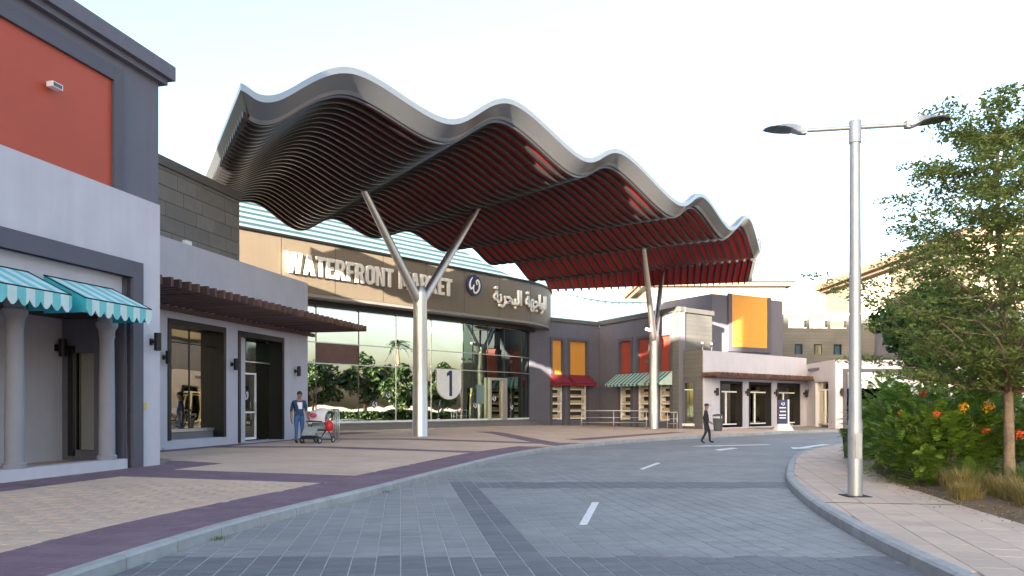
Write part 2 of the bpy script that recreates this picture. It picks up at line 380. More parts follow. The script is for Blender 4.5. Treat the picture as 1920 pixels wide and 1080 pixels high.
def roundel(fr, s_, o_, z, rad, label, parent=None):
    fn = lambda a, o, zz: fr.P(s_+a, o, z+zz)
    t = parent or empty('emblem_sign', fr.P(s_, o_, z-rad), label, 'sign')
    th = 0.12 if rad > 0.3 else 0.006
    dk = MB().prism(fn, disc(fn, rad), [], o_+0.004, o_+th).build('disc', 'navy', t); swirl(t if parent is None else dk, fn, rad, o_+th+.002)

def rectprof(o0, o1, z0, z1): return [(o0, z0), (o1, z0), (o1, z1), (o0, z1)]

# ------------------------------------------------------------------ ground, road, pavements
def catmull(pts, n):
    out = []; P = [Vector(p) for p in pts]; P = [P[0]*2-P[1]]+P+[P[-1]*2-P[-2]]
    for i in range(1, len(P)-2):
        for j in range(n):
            t = j/n; a, b, c, d = P[i-1], P[i], P[i+1], P[i+2]
            out.append(0.5*((2*b)+(c-a)*t+(2*a-5*b+4*c-d)*t*t+(3*b-a-3*c+d)*t**3))
    out.append(P[-2]); return out
KERB_L = catmull([(-4.05, -8, 0), (-4.1, 0, 0), (-4.0, 4, 0), (-3.8, 7, 0), (-3.5, 9.3, 0), (-2.96, 11.5, 0), (-2.45, 13.3, 0), (-1.62, 16.7, 0), (0.12, 23.1, 0), (2.35, 28, 0), (5.5, 32.6, 0), (9.2, 36.5, 0), (16, 42.6, 0), (21, 46.0, 0), (32, 51, 0), (46, 56, 0)], 8)
KERB_R = catmull([(3.75, -8, 0), (3.7, 0, 0), (3.75, 4, 0), (3.92, 7, 0), (4.30, 9.8, 0), (4.76, 12.1, 0), (5.6, 15.2, 0), (6.6, 17.9, 0), (8.1, 21.6, 0), (9.6, 24.5, 0), (11.4, 27.1, 0), (13.6, 29.6, 0), (20, 33.5, 0), (30, 37, 0), (46, 41, 0)], 8)
def offset_line(line, d):
    out = []
    for i, p in enumerate(line):
        t = (line[min(i+1, len(line)-1)]-line[max(i-1, 0)]).normalized(); out.append(p+Vector((-t.y, t.x, 0))*d)
    return out
def dist_line(x, y, line):
    best = 1e9
    for a, b in zip(line, line[1:]):
        dx, dy = b.x-a.x, b.y-a.y; t = max(0, min(1, ((x-a.x)*dx+(y-a.y)*dy)/(dx*dx+dy*dy)))
        d = (x-a.x-dx*t)**2+(y-a.y-dy*t)**2
        if d < best: best = d
    return math.sqrt(best)
def plaza_z(x, y):
    d = dist_line(x, y, KERB_L[::4])
    return 0.13+0.17*max(0, min(1, (d-1.0)/5.0))*max(0, min(1, 1-(x+1)/9.0))

g = MB().box(-600, 600, -300, 1500, -1.0, -0.12).build('ground', 'sand_ground'); tag(g, kind='structure')
road = MB(); vs = []
Lp, Rp = KERB_L, KERB_R
n = 100
def resample(line, n):
    L = [0]
    for a, b in zip(line, line[1:]): L.append(L[-1]+(b-a).length)
    out = []; k = 0
    for i in range(n+1):
        d = L[-1]*i/n
        while k < len(L)-2 and L[k+1] < d: k += 1
        out.append(line[k].lerp(line[k+1], (d-L[k])/(L[k+1]-L[k])))
    return out
A_, B_ = resample(KERB_L, n), resample(KERB_R, n)
for i in range(n+1): vs += [(A_[i].x, A_[i].y, -0.012), (B_[i].x, B_[i].y, -0.012)]
road.add(vs, [(2*i, 2*i+1, 2*i+3, 2*i+2) for i in range(n)])
road = road.build('road', 'road_far'); tag(road, kind='structure')
apron = MB().box(-4.2, 3.9, -30, -7.9, -0.1, -0.012).build('road_apron', 'road_far'); tag(apron, kind='structure')

def clip(poly, ax, lim, keep_less):
    out = []
    for i in range(len(poly)):
        p, q = poly[i], poly[(i+1) % len(poly)]
        dp = (lim-p[ax]) if keep_less else (p[ax]-lim); dq = (lim-q[ax]) if keep_less else (q[ax]-lim)
        if dp >= 0: out.append(p)
        if (dp >= 0) != (dq >= 0):
            t = dp/(dp-dq); out.append((p[0]+(q[0]-p[0])*t, p[1]+(q[1]-p[1])*t))
    return out
def area(p): return 0.5*sum(p[i][0]*p[(i+1) % len(p)][1]-p[(i+1) % len(p)][0]*p[i][1] for i in range(len(p)))
def tiles(region, ang, tw, tl, gap, bond=0.5):
    """lay a region (list of x,y) with tiles along a direction; yields (polygon, centre, whole)"""
    ca, sa = math.cos(ang), math.sin(ang)
    rot = [(x*ca+y*sa, -x*sa+y*ca) for x, y in region]
    a0 = min(p[0] for p in rot); a1 = max(p[0] for p in rot)
    i0, i1 = math.floor(a0/tw), math.ceil(a1/tw)
    for i in range(i0, i1):
        colp = clip(clip(rot, 0, i*tw+gap/2, False), 0, (i+1)*tw-gap/2, True)
        if len(colp) < 3: continue
        off = (i % 2)*tl*bond
        b0 = min(p[1] for p in colp); b1 = max(p[1] for p in colp)
        for j in range(math.floor((b0-off)/tl), math.ceil((b1-off)/tl)):
            c, d = off+j*tl+gap/2, off+(j+1)*tl-gap/2
            q = clip(clip(colp, 1, c, False), 1, d, True)
            if len(q) < 3: continue
            ar = abs(area(q))
            if ar < 0.12*tw*tl: continue
            whole = ar > 0.985*(tw-gap)*(tl-gap)
            if whole: q = [(i*tw+gap/2, c), ((i+1)*tw-gap/2, c), ((i+1)*tw-gap/2, d), (i*tw+gap/2, d)]
            cx = sum(p[0] for p in q)/len(q); cy = sum(p[1] for p in q)/len(q)
            yield [(x*ca-y*sa, x*sa+y*ca) for x, y in q], (cx*ca-cy*sa, cx*sa+cy*ca), whole
def prism_tile(mb, poly, zf, depth, ch=0.006):
    if area(poly) < 0: poly = poly[::-1]
    k = len(poly); cx = sum(p[0] for p in poly)/k; cy = sum(p[1] for p in poly)/k
    zs = [zf(x, y)+random.uniform(-0.0012, 0.0012) for x, y in poly]
    inn = []
    for x, y in poly:
        dx, dy = cx-x, cy-y; l = math.hypot(dx, dy) or 1; inn.append((x+dx/l*ch*1.3, y+dy/l*ch*1.3))
    vs = [(inn[i][0], inn[i][1], zs[i]) for i in range(k)]+[(poly[i][0], poly[i][1], zs[i]-ch) for i in range(k)]+[(poly[i][0], poly[i][1], zs[i]-depth) for i in range(k)]
    fs = [tuple(range(k))]
    for i in range(k): j = (i+1) % k; fs += [(k+i, k+j, j, i), (2*k+i, 2*k+j, k+j, k+i)]
    mb.add(vs, fs)
def pave(region, ang, tw, tl, gap, zf, matfn, parent, name, limit=300, depth=0.05, bond=0.5):
    allt = list(tiles(region, ang, tw, tl, gap, bond))
    def key(t):
        x, y = t[1]
        if y < 6.2 or abs(x/max(y, .1)) > 0.70: return 1e6+y
        return math.hypot(x, y)
    allt.sort(key=key); base = {}; near = 0; rest = {}
    for poly, c, whole in allt:
        m = matfn(*c)
        if whole and near < limit:
            near += 1
            if m not in base:
                mb = MB(); ca, sa = math.cos(ang), math.sin(ang); w, l = (tw-gap)/2, (tl-gap)/2
                prism_tile(mb, [(x*ca-y*sa, x*sa+y*ca) for x, y in ((-w, -l), (w, -l), (w, l), (-w, l))], lambda x, y: 0, depth)
                o = mb.build(name, m, parent); base[m] = o
            else:
                o = base[m].copy(); COL.objects.link(o)
            z = zf(*c)+random.uniform(-0.0015, 0.0015)
            o.location = Vector((c[0], c[1], z))-origin_of(parent)
            o.rotation_euler = (random.uniform(-.004, .004), random.uniform(-.004, .004), 0)
        else:
            prism_tile(rest.setdefault(m, MB()), poly, zf, depth)
    for m, mb in rest.items():
        o = mb.build(name+'_field', m, parent); o['kind'] = 'stuff'

# road pavers
road_region = [(p.x+0.03, p.y) for p in KERB_L if 5.0 < p.y < 27]+[(p.x-0.03, p.y) for p in reversed(KERB_R) if 5.0 < p.y < 27]
RA = math.atan(0.149)
def road_mat(x, y):
    lx = x+0.145*y
    if 0.88 < lx < 1.58 and 6 < y < 15.2: return 'paver_dark'
    if 14.4 < y < 15.6 and lx > 0.88: return 'paver_dark'
    if y < 7.9: return 'paver_dark'
    return 'paver_grey'
pave(road_region, RA, 0.25, 0.125, 0.010, lambda x, y: 0.0, road_mat, road, 'paver', 300, 0.011)
jb = MB(); jb.add([(x, y, -0.0065) for x, y in road_region], [tuple(range(len(road_region)))]).build('joint_bed', 'joint_sand', road)

# kerbs
def kerb(line, side, name, label):
    k = MB(); w = 0.16; a = resample(line, int(sum((q-p).length for p, q in zip(line, line[1:]))/0.9))
    root = empty(name, (a[8].x, a[8].y, 0)); tag(root, kind='structure')
    near = 0; rest = MB()
    for p, q in zip(a, a[1:]):
        t = (q-p).normalized(); nn = Vector((-t.y, t.x, 0))*side; gp = t*0.006
        def seg(mb):
            A, B = p+gp, q-gp; O = nn*w
            prof = [(0, -0.08), (0, 0.108), (0.035, 0.134), (w, 0.134), (w, -0.08)]
            vs = [A+nn*o+Vector((0, 0, z)) for o, z in prof]+[B+nn*o+Vector((0, 0, z)) for o, z in prof]
            mb.add(vs, [(i, (i+1) % 5, 5+(i+1) % 5, 5+i) for i in range(5)]+[(4, 3, 2, 1, 0), (5, 6, 7, 8, 9)])
        if 5 < p.y < 48 and near < 300: near += 1; mb = MB(); seg(mb); mb.build('kerb_stone', 'kerb', root)
        else: seg(rest)
    o = rest.build('kerb_run', 'kerb', root); o['kind'] = 'stuff'
kerb(KERB_L, 1, 'kerb_left', ''); kerb(KERB_R, -1, 'kerb_right', '')

# plaza along the shops
PLAZA_EDGE = offset_line(KERB_L, 0.165)
def poly_strip(line, far, zf, sub=10):
    mb = MB(); vs = []; fs = []
    for p, q in zip(line, far):
        for j in range(sub+1): x = p.x+(q.x-p.x)*j/sub; y = p.y+(q.y-p.y)*j/sub; vs.append((x, y, zf(x, y)))
    k = sub+1
    for i in range(len(line)-1):
        for j in range(sub): fs.append((i*k+j, i*k+j+1, (i+1)*k+j+1, (i+1)*k+j))
    mb.add(vs, fs); return mb
far_edge = [Vector((-12-0.0*i+(p.x+4)*0.9, p.y+max(0, (p.y-20))*0.9+(p.x+4)*0.6, 0)) for i, p in enumerate(PLAZA_EDGE)]
plaza = poly_strip(PLAZA_EDGE, far_edge, lambda x, y: plaza_z(x, y)-0.010).build('plaza_pavement', 'joint_dark'); tag(plaza, kind='structure')
LB = Frame(-7.78, 16.5, 0.2232, 0.9748)
PW = Frame(-10.17, 21.67, 0.2232, 0.9748)
def seg_d(x, y, ax, ay, bx, by):
    dx, dy = bx-ax, by-ay; t = max(0, min(1, ((x-ax)*dx+(y-ay)*dy)/(dx*dx+dy*dy))); return math.hypot(x-ax-dx*t, y-ay-dy*t)
def hclip(poly, a, b, inside):
    """keep the part of a polygon left (inside) or right of the line a->b"""
    out = []; f = lambda p: ((b[0]-a[0])*(p[1]-a[1])-(b[1]-a[1])*(p[0]-a[0]))*(1 if inside else -1)
    for i in range(len(poly)):
        p, q = poly[i], poly[(i+1) % len(poly)]; dp, dq = f(p), f(q)
        if dp >= 0: out.append(p)
        if (dp >= 0) != (dq >= 0): t = dp/(dp-dq); out.append((p[0]+(q[0]-p[0])*t, p[1]+(q[1]-p[1])*t))
    return out
def split(poly, quad):
    outs = []; cur = poly
    for i in range(len(quad)):
        a, b = quad[i], quad[(i+1) % len(quad)]; o = hclip(cur, a, b, False)
        if len(o) > 2 and abs(area(o)) > 0.001: outs.append(o)
        cur = hclip(cur, a, b, True)
        if len(cur) < 3: return None, [poly]
    return (cur if abs(area(cur)) > 0.001 else None), outs
def band(ax, ay, bx, by, w):
    l = math.hypot(bx-ax, by-ay); nx, ny = -(by-ay)/l*w, (bx-ax)/l*w
    return [(ax-nx, ay-ny), (bx-nx, by-ny), (bx+nx, by+ny), (ax+nx, ay+ny)]
def fq(fr, s0, s1, o0, o1): return [tuple(fr.P(s0, o1, 0)[:2]), tuple(fr.P(s1, o1, 0)[:2]), tuple(fr.P(s1, o0, 0)[:2]), tuple(fr.P(s0, o0, 0)[:2])]
BANDS = [fq(LB, -14, 0.95, -1, 0.95), fq(PW, -5, 9.2, -1, 0.65), [(-12, 14.05), (5, 14.05), (5, 15.5), (-12, 15.5)], [(-12, 22.95), (5, 22.95), (5, 23.75), (-12, 23.75)],
         [(-9, 28.4), (5, 28.4), (5, 29.3), (-9, 29.3)], band(-1.4, 37, 2.3, 26.5, .5), band(2.6, 31.5, 9.2, 41, .45), band(-9.5, 31.5, -7.0, 36, .95)]
BANDS = [q if area(q) > 0 else q[::-1] for q in BANDS]
def lay(region, ang, tw, tl, gap, fixed=None):
    allt = sorted(tiles(region, ang, tw, tl, gap), key=lambda t: (0 if t[1][1] > 6 and abs(t[1][0]/t[1][1]) < .7 else 1, math.hypot(*t[1])))
    base = {}; near = {}; rest = {'paver_beige': MB(), 'paver_purple': MB()}
    for poly, c, whole in allt:
        pieces = []
        if fixed: pieces = [(poly, fixed)]
        else:
            todo = [poly]
            for q in BANDS:
                nxt = []
                for p_ in todo:
                    ins, outs = split(p_, q)
                    if ins: pieces.append((ins, 'paver_purple'))
                    nxt += outs
                todo = nxt
            pieces += [(p_, 'paver_beige') for p_ in todo]
        if len(pieces) == 1 and whole and near.get(0, 0) < 150:
            m = pieces[0][1]; near[0] = near.get(0, 0)+1
            if m not in base:
                mb = MB(); ca, sa = math.cos(ang), math.sin(ang); w, l = (tw-gap)/2, (tl-gap)/2
                prism_tile(mb, [(x*ca-y*sa, x*sa+y*ca) for x, y in ((-w, -l), (w, -l), (w, l), (-w, l))], lambda x, y: 0, .03)
                o = mb.build('paver', m, plaza); base[m] = o
            else: o = base[m].copy(); COL.objects.link(o)
            o.location = (c[0], c[1], plaza_z(*c)+random.uniform(-.001, .001))
        else:
            for p_, m in pieces:
                pts = [p_[0]]
                for q in p_[1:]:
                    if math.hypot(q[0]-pts[-1][0], q[1]-pts[-1][1]) > 1e-4: pts.append(q)
                if len(pts) > 2: prism_tile(rest[m], pts, plaza_z, .03)
    for m, mb in rest.items():
        if mb.v: o = mb.build('paver_field', m, plaza); o['kind'] = 'stuff'
KB = offset_line(KERB_L, 1.30)
kb_in = [(p.x, p.y) for p in PLAZA_EDGE if 4.5 < p.y < 26.5]; kb_out = [(p.x, p.y) for p in KB if 4.5 < p.y < 27.0]
lay(kb_in+kb_out[::-1], R(82), 0.21, 0.42, 0.007, 'paver_purple')
pe = [(p.x, p.y) for p in PLAZA_EDGE if 26.5 <= p.y < 44]; e0 = pe[-1]
plaza_region = kb_out+pe+[(e0[0]-4, e0[1]+6), (6.6, 50.5), (2.0, 50.5), (-11.5, 36.0), (-9.0, 32.0), (-10.6, 20.0), (-8.2, 18.0), (-7.70, 16.45), (-9.9, 6.8), (-10.5, 4.5)]
lay(plaza_region, R(90), 0.21, 0.42, 0.007)

# island pavement and planting bed on the right
ISL_EDGE = offset_line(KERB_R, -0.165)
isl_far = [p+Vector((26, -6, 0)) for p in ISL_EDGE]
island = poly_strip(ISL_EDGE, isl_far, lambda x, y: 0.118, 2).build('island_pavement', 'joint_dark'); tag(island, kind='structure')
BED = [(6.15, 4.0), (6.2, 7.5), (6.32, 9.2), (6.62, 11.1), (7.05, 13.2), (7.9, 16.2), (9.4, 19.4), (11.6, 22.6), (14.5, 25.6), (20, 28.5)]
isl_region = [(p.x, p.y) for p in ISL_EDGE if 4.0 < p.y < 31]+[(20, 28.5), (14.5, 25.6), (11.6, 22.6), (9.4, 19.4), (7.9, 16.2), (7.05, 13.2), (6.62, 11.1), (6.32, 9.2), (6.2, 7.5), (6.15, 4.0)]
def isl_mat(x, y): return 'paver_beige' if 11.45 < y < 11.5 else 'paver_pink'
pave(isl_region, R(-14), 0.40, 0.40, 0.008, lambda x, y: 0.13, isl_mat, island, 'paver', 300, 0.02)
bed = MB(); bl = catmull([(x, y, 0) for x, y in BED], 6); vs = []; fs = []
for p in bl:
    for j in range(9):
        x = p.x+j*j*0.35; vs.append((x, p.y, 0.126+0.03*math.sin(j*1.7+p.y*2.1)*(j > 0)+0.05*(j > 0)))
fs = [(i*9+j, i*9+j+1, (i+1)*9+j+1, (i+1)*9+j) for i in range(len(bl)-1) for j in range(8)]
bed.add(vs, fs); bed = bed.build('planting_bed', 'soil', smooth=True); tag(bed, kind='structure')

jt = MB().hexa([(4.72, 11.28, .128), (6.62, 11.0, .128), (6.62, 11.03, .128), (4.72, 11.31, .128), (4.72, 11.28, .1345), (6.62, 11.0, .1345), (6.62, 11.03, .1345), (4.72, 11.31, .1345)]).build('movement_joint', 'joint', island)

# painted markings
def marking(name, pts, lab=None):
    o = MB().add([(x, y, 0.0045) for x, y in pts]+[(x, y, 0.0005) for x, y in pts], [tuple(range(len(pts)))]+[(i, (i+1) % len(pts), len(pts)+(i+1) % len(pts), len(pts)+i) for i in range(len(pts))]).build(name, 'white_paint', road)
    if lab: o['label'] = lab
def gp(u, v, z=0.0): d = (EYE-z)*F/(v-HORIZON); return ((u-960)/F*d, d)
marking('lane_dash', [gp(1086, 984), gp(1101, 984), gp(1123, 942), gp(1110, 942)])
marking('lane_dash', [gp(1199, 879.5), gp(1206, 880.5), gp(1239, 868.5), gp(1232, 867.5)])
marking('lane_dash', [gp(1340, 843), gp(1350, 845), gp(1383, 841), gp(1374, 839.5)])
def arrow(x, y, dx, dy, L=3.2, w=0.17, hw=0.42, hl=1.1):
    l = math.hypot(dx, dy); dx /= l; dy /= l; nx, ny = -dy, dx
    pts = [(0, w), (L-hl, w), (L-hl, hw), (L, 0), (L-hl, -hw), (L-hl, -w), (0, -w)]
    marking('direction_arrow', [(x+a*dx+b*nx, y+a*dy+b*ny) for a, b in pts])
arrow(10.4, 30.3, -1.0, -0.35, 3.6); arrow(12.9, 30.6, -0.62, -0.78, 4.2, 0.16, 0.45); arrow(17.6, 32.5, -0.85, -0.5, 3.4)

# ------------------------------------------------------------------ left shop block with red panel
b = empty('shop_building', (*LB.o, 0.0), 'near left shop block, lilac render below a slate storey with red panel', 'building')
w = MB(); LB.wall(w, -14, 0, -0.1, 6.02, -0.42, 0, [(-10.6, -0.9, 0.05, 4.28)]); wall = w.build('wall', 'lilac', b)
LB.part('roof_slab', 'slate', b, -14, 0, -12, -0.43, 5.6, 5.9)
LB.part('end_wall', 'lilac', b, -0.42, -0.002, -12, -0.425, -0.1, 5.58)
fr = MB(); LB.box(fr, -0.9, -0.60, -0.10, 0.07, -0.1, 4.62); LB.box(fr, -10.9, -0.903, -0.10, 0.07, 4.28, 4.62); LB.box(fr, -10.9, -10.6, -.10, .07, -.1, 4.277)
fr.build('opening_frame', 'slate_frame', b)
LB.part('reveal', 'slate_frame', b, -0.955, -0.903, -0.40, -0.102, 0.05, 4.27)
LB.part('header', 'lilac', b, -10.59, -0.96, -0.36, -0.16, 3.45, 4.275)
LB.part('low_wall', 'lilac', b, -10.6, -0.96, -0.36, -0.02, -0.1, 0.49)
LB.part('porch_floor', 'paver_beige', b, -13, -0.43, -2.2, -0.37, -0.1, 0.40)
pw2 = MB(); LB.wall(pw2, -13.5, -0.42, 0.3, 5.5, -2.35, -2.05, [(-6.8, -2.55, 0.41, 3.1), (-12, -8, .41, 3.1)]); pw2.build('porch_wall', 'lilac', b)
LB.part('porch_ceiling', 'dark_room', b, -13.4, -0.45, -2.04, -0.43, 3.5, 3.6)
win = LB.part('window', 'glass_dark', b, -6.8, -2.55, -2.25, -2.22, 0.41, 3.1); LB.part('window_frame', 'dark_frame', win, -4.7, -4.62, -2.215, -2.16, 0.41, 3.1)
# return wall of the porch with a narrow window
def retbox(mb, o0, o1, z0, z1, s0, s1): return LB.box(mb, s0, s1, o0, o1, z0, z1)
ret = MB(); retbox(ret, -1.22, -0.43, 0.3, 3.49, -0.55, -0.425); retbox(ret, -2.04, -1.73, 0.3, 3.49, -0.55, -0.425); retbox(ret, -1.73, -1.22, 2.75, 3.49, -0.55, -0.425); retbox(ret, -1.73, -1.22, .3, .62, -.55, -.425)
ret.build('porch_return', 'slate', b)
wn2 = MB(); retbox(wn2, -1.72, -1.23, 0.63, 2.74, -0.50, -0.47); wn2 = wn2.build('window', 'glass_shop', b)
wf = MB(); retbox(wf, -1.83, -1.70, 0.5, 2.9, -0.62, -0.555); wf.build('window_frame', 'dark_frame', wn2)
for s_ in (-1.33, -3.49, -5.65, -7.8):
    c = LB.P(s_, -0.20, 0); o = MB().lathe((c.x, c.y, 0.49), [(0.19, 0), (0.19, 0.08), (0.155, 0.11), (0.15, 1.3), (0.135, 2.45), (0.15, 2.5), (0.15, 2.62), (0.18, 2.68), (0.205, 2.72), (0.205, 2.80), (0.17, 2.82), (0.17, 2.955)], 20).build('column', 'column_paint', b, smooth=True, angle=40)
# upper storey
us = LB.at_u(297, -0.5)
LB.part('upper_wall', 'slate', b, -14, us, -11.5, -0.5, 5.85, 9.02)
LB.part('panel_frame', 'slate_frame', b, LB.at_u(207, -0.5), LB.at_u(231, -.4), -0.495, -0.40, 5.86, 8.75)
LB.part('panel_frame', 'slate_frame', b, -13.5, LB.at_u(207, -0.5)-.003, -0.495, -0.40, 8.45, 8.75)
LB.part('red_panel', 'red_panel', b, -13.4, LB.at_u(207, -0.5)-0.004, -0.495, -0.47, 5.86, 8.445)
cn = MB()
for (o0, z0, z1) in ((-0.36, 9.0, 9.13), (-0.24, 9.133, 9.46)): LB.box(cn, -14, us+0.5+o0, -11.6, o0, z0, z1)
cn.build('cornice', 'slate', b)
# white floodlight fixed to the red panel
q = LB.at_u(97, -0.4); zq = EYE+(HORIZON-162)/F*LB.P(q, -0.4, 0).y
t = empty('floodlight', LB.P(q, -0.46, zq-0.06), 'small white floodlight on the red panel', 'light fitting')
fl = LB.part('housing', 'white_plain', t, q-0.12, q+0.12, -0.40, -0.26, zq-0.05, zq+0.05); LB.part('bracket', 'alu', t, q-0.03, q+0.03, -0.469, -0.395, zq-0.03, zq+0.03); LB.part('lens', 'lens', fl, q-0.10, q+0.10, -0.262, -0.255, zq-0.035, zq+0.035)
for k, (uu, vv) in enumerate(((123, 242), (152, 302))):
    pass
# yellow plate
q = LB.at_u(270, 0.02); LB.part('wall_plate', 'sign_yellow', b, q-0.13, q+0.05, 0.002, 0.05, 1.52, 1.66)['label'] = 'small yellow plate'

# stone volume behind
SV = Frame(*[LB.P(0, -4.1, 0)[i] for i in (0, 1)], *LB.t)
sv_end = SV.at_u(449); sv0 = SV.at_u(280)
st = empty('stone_building', SV.P(sv0, 0, 0), 'grey stone clad upper block behind the brown timber pergola', 'building')
core = MB(); SV.box(core, sv0, sv_end, -7, -0.03, 4.5, 8.86); core = core.build('core_wall', 'joint', st)
SV.part('cap', 'stone_cap', st, sv0, sv_end+0.06, -7.05, 0.06, 8.86, 9.14)
rowh = 0.46; z = 4.6; r_ = 0
while z < 8.8:
    z1 = min(z+rowh, 8.86); a = sv0+(0.6 if r_ % 2 else 0)-1.5
    while a < sv_end:
        wd = random.choice((1.25, 1.5, 0.95)); a0, a1 = max(a, sv0), min(a+wd, sv_end)
        if a1-a0 > 0.05: SV.part('stone_slab', 'stone', core, a0+0.008, a1-0.008, -0.028, random.uniform(-0.004, 0.006), z+0.008, z1-0.008)
        a += wd
    z = z1; r_ += 1
q = SV.at_u(350, 0.05); tb = SV.part('junction_box', 'white_plain', st, q-0.16, q+0.13, 0.01, 0.14, 6.45, 6.8); tb['label'] = 'small white box on the stone'

# ------------------------------------------------------------------ pergola shop
p = empty('shop_building', (*PW.o, 0.2), 'lilac shop unit under the brown timber pergola, beside the man with the pushchair', 'building')
o1a, o1b, o2a, o2b = PW.at_u(314), PW.at_u(423), PW.at_u(446), PW.at_u(532); pend = PW.at_u(577)
w = MB(); PW.wall(w, -5.0, pend, 0.0, 6.52, -0.6, 0, [(o1a, o1b, 0.56, 4.17), (o2a, o2b, 0.32, 4.15)]); w.build('wall', 'lilac', p)
PW.part('end_wall', 'lilac', p, pend-0.5, pend-.002, -4.5, -0.605, 0.0, 6.52); PW.part('roof', 'slate', p, -5, pend-.51, -7, -.61, 6.0, 6.3)
for (a, c, z0, nm) in ((o1a, o1b, 0.56, 'window'), (o2a, o2b, 0.32, 'door')):
    f = MB(); z1 = 4.17 if nm == 'window' else 4.15
    PW.box(f, a+0.002, a+0.14, -0.55, 0.03, z0+.002, z1-0.182); PW.box(f, c-0.14, c-0.002, -0.55, 0.03, z0+.002, z1-0.182); PW.box(f, a+.002, c-.002, -0.55, 0.03, z1-0.18, z1-0.002)
    f.build(nm+'_surround', 'dark_frame', p)
    if nm == 'window':
        m_ = (a+c)/2+0.1
        for (x0, x1) in ((a+0.145, m_-0.02), (m_+0.02, c-0.145)):
            pn = PW.part('window_pane', 'glass_shop', p, x0, x1, -0.42, -0.40, z0+0.32, z1-0.66)
            PW.part('window_pane', 'glass_shop', p, x0, x1, -0.42, -0.40, z1-0.62, z1-0.185)
        fr = MB(); PW.box(fr, m_-0.018, m_+0.018, -0.43, -0.38, z0+.32, z1-0.19); PW.box(fr, a+.145, c-.145, -.432, -.379, z1-.655, z1-.625)
        fr.build('window_frame', 'dark_frame', p); PW.part('sill', 'alu', p, a+.145, c-.145, -.45, -.33, z0+.22, z0+.31); PW.part('apron', 'stone', p, a+.145, c-.145, -.44, -.36, z0+.003, z0+.215)
    else:
        ins = a+0.75
        PW.part('door_return', 'lilac', p, a+0.143, ins, -0.40, -0.2, z0, z1-0.19)
        PW.part('transom_pane', 'glass_green', p, ins+.003, c-.145, -0.55, -0.53, z1-0.95, z1-0.2)
        PW.part('shop_pane', 'glass_dark', p, ins+.003, c-.145, -0.55, -0.53, z0+0.02, z1-1.0)
        PW.part('transom', 'alu', p, ins+.003, c-.145, -0.56, -0.49, z1-0.995, z1-0.955)
        df = MB(); d0, d1 = ins+0.05, ins+1.12
        PW.box(df, d0, d0+0.06, -.52, -.46, z0+.05, z0+2.45); PW.box(df, d1-.06, d1, -.52, -.46, z0+.05, z0+2.45); PW.box(df, d0+.061, d1-.061, -.52, -.46, z0+2.39, z0+2.45); PW.box(df, d0+.061, d1-.061, -.52, -.46, z0+1.0, z0+1.06); PW.box(df, d0+.061, d1-.061, -.52, -.46, z0+.05, z0+.13)
        dr = df.build('door', 'white_plain', p)
        roundel(PW, d0+.42, -.50, z0+1.65, .2, None, p); PW.part('handle', 'alu', dr, d1-.12, d1-.09, -.45, -.42, z0+.9, z0+1.4)
        PW.part('step', 'lilac', p, a+.143, c+.2, -.19, .22, .0, z0-.004)
PW.part('plinth', 'lilac', p, PW.at_u(305), o2a-0.05, 0.002, 0.04, 0.0, 0.36)
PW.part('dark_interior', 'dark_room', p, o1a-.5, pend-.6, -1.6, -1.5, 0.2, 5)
PW.part('shop_floor', 'paver_beige', p, o1a-.5, pend-.6, -1.49, -.61, 0.0, .25)
PLACE_PERGOLA = True
pg = empty('timber_pergola', PW.P(2, 0.2, 4.5), 'brown timber slat pergola projecting over the two shop openings', 'pergola')
s_ = -3.3; i = 0
while s_ < pend+0.25:
    L = 2.55+random.uniform(-0.02, 0.02)
    PW.part('slat', 'wood', pg, s_, s_+0.09, 0.02, L, 4.52+random.uniform(-.01, .01), 4.74); s_ += 0.36; i += 1
for o_ in (0.12,): PW.part('beam', 'wood', pg, -3.3, pend+0.2, o_, o_+0.1, 4.36, 4.50)

# wall lamps
def wall_lamp(fr, s_, o_, z, label, sc=1.0):
    t = empty('wall_lamp', fr.P(s_, o_, z-0.2*sc), label, 'wall lamp', 'black up-and-down wall lamps')
    fr.part('back_plate', 'black_metal', t, s_-0.05*sc, s_+0.05*sc, o_+0.002, o_+0.03, z-0.07*sc, z+0.07*sc)
    fr.part('arm', 'black_metal', t, s_-0.03*sc, s_+0.03*sc, o_+0.031, o_+0.10*sc, z-0.03*sc, z+0.03*sc)
    c = fr.P(s_, o_+0.17*sc, z); h = MB().lathe((c.x, c.y, z), [(0.062*sc, -0.19*sc), (0.075*sc, -0.19*sc), (0.075*sc, 0.19*sc), (0.062*sc, 0.19*sc)], 12).build('housing', 'black_metal', t, smooth=True, angle=40)
    MB().lathe((c.x, c.y, z), [(0.05*sc, -0.2*sc), (0.05*sc, -0.192*sc)], 10).build('lens', 'lens', h)
def zat(fr, s_, o_, v): return EYE+(HORIZON-v)/F*fr.P(s_, o_, 0).y
s_ = LB.at_u(283); wall_lamp(LB, s_, 0, zat(LB, s_, 0, 641), 'black wall lamp on the corner pier of the near left block')
s_ = LB.at_u(105, -2.05); wall_lamp(LB, s_, -2.05, zat(LB, s_, -2.05, 652), 'black wall lamp inside the porch behind the striped awning')
s_ = PW.at_u(306); wall_lamp(PW, s_, 0, zat(PW, s_, 0, 670), 'black wall lamp half hidden behind the corner pier')
s_ = PW.at_u(434); wall_lamp(PW, s_, 0, zat(PW, s_, 0, 683), 'black wall lamp between the shop window and the shop door')
s_ = PW.at_u(553); wall_lamp(PW, s_, 0, zat(PW, s_, 0, 696), 'black wall lamp above the standing man')

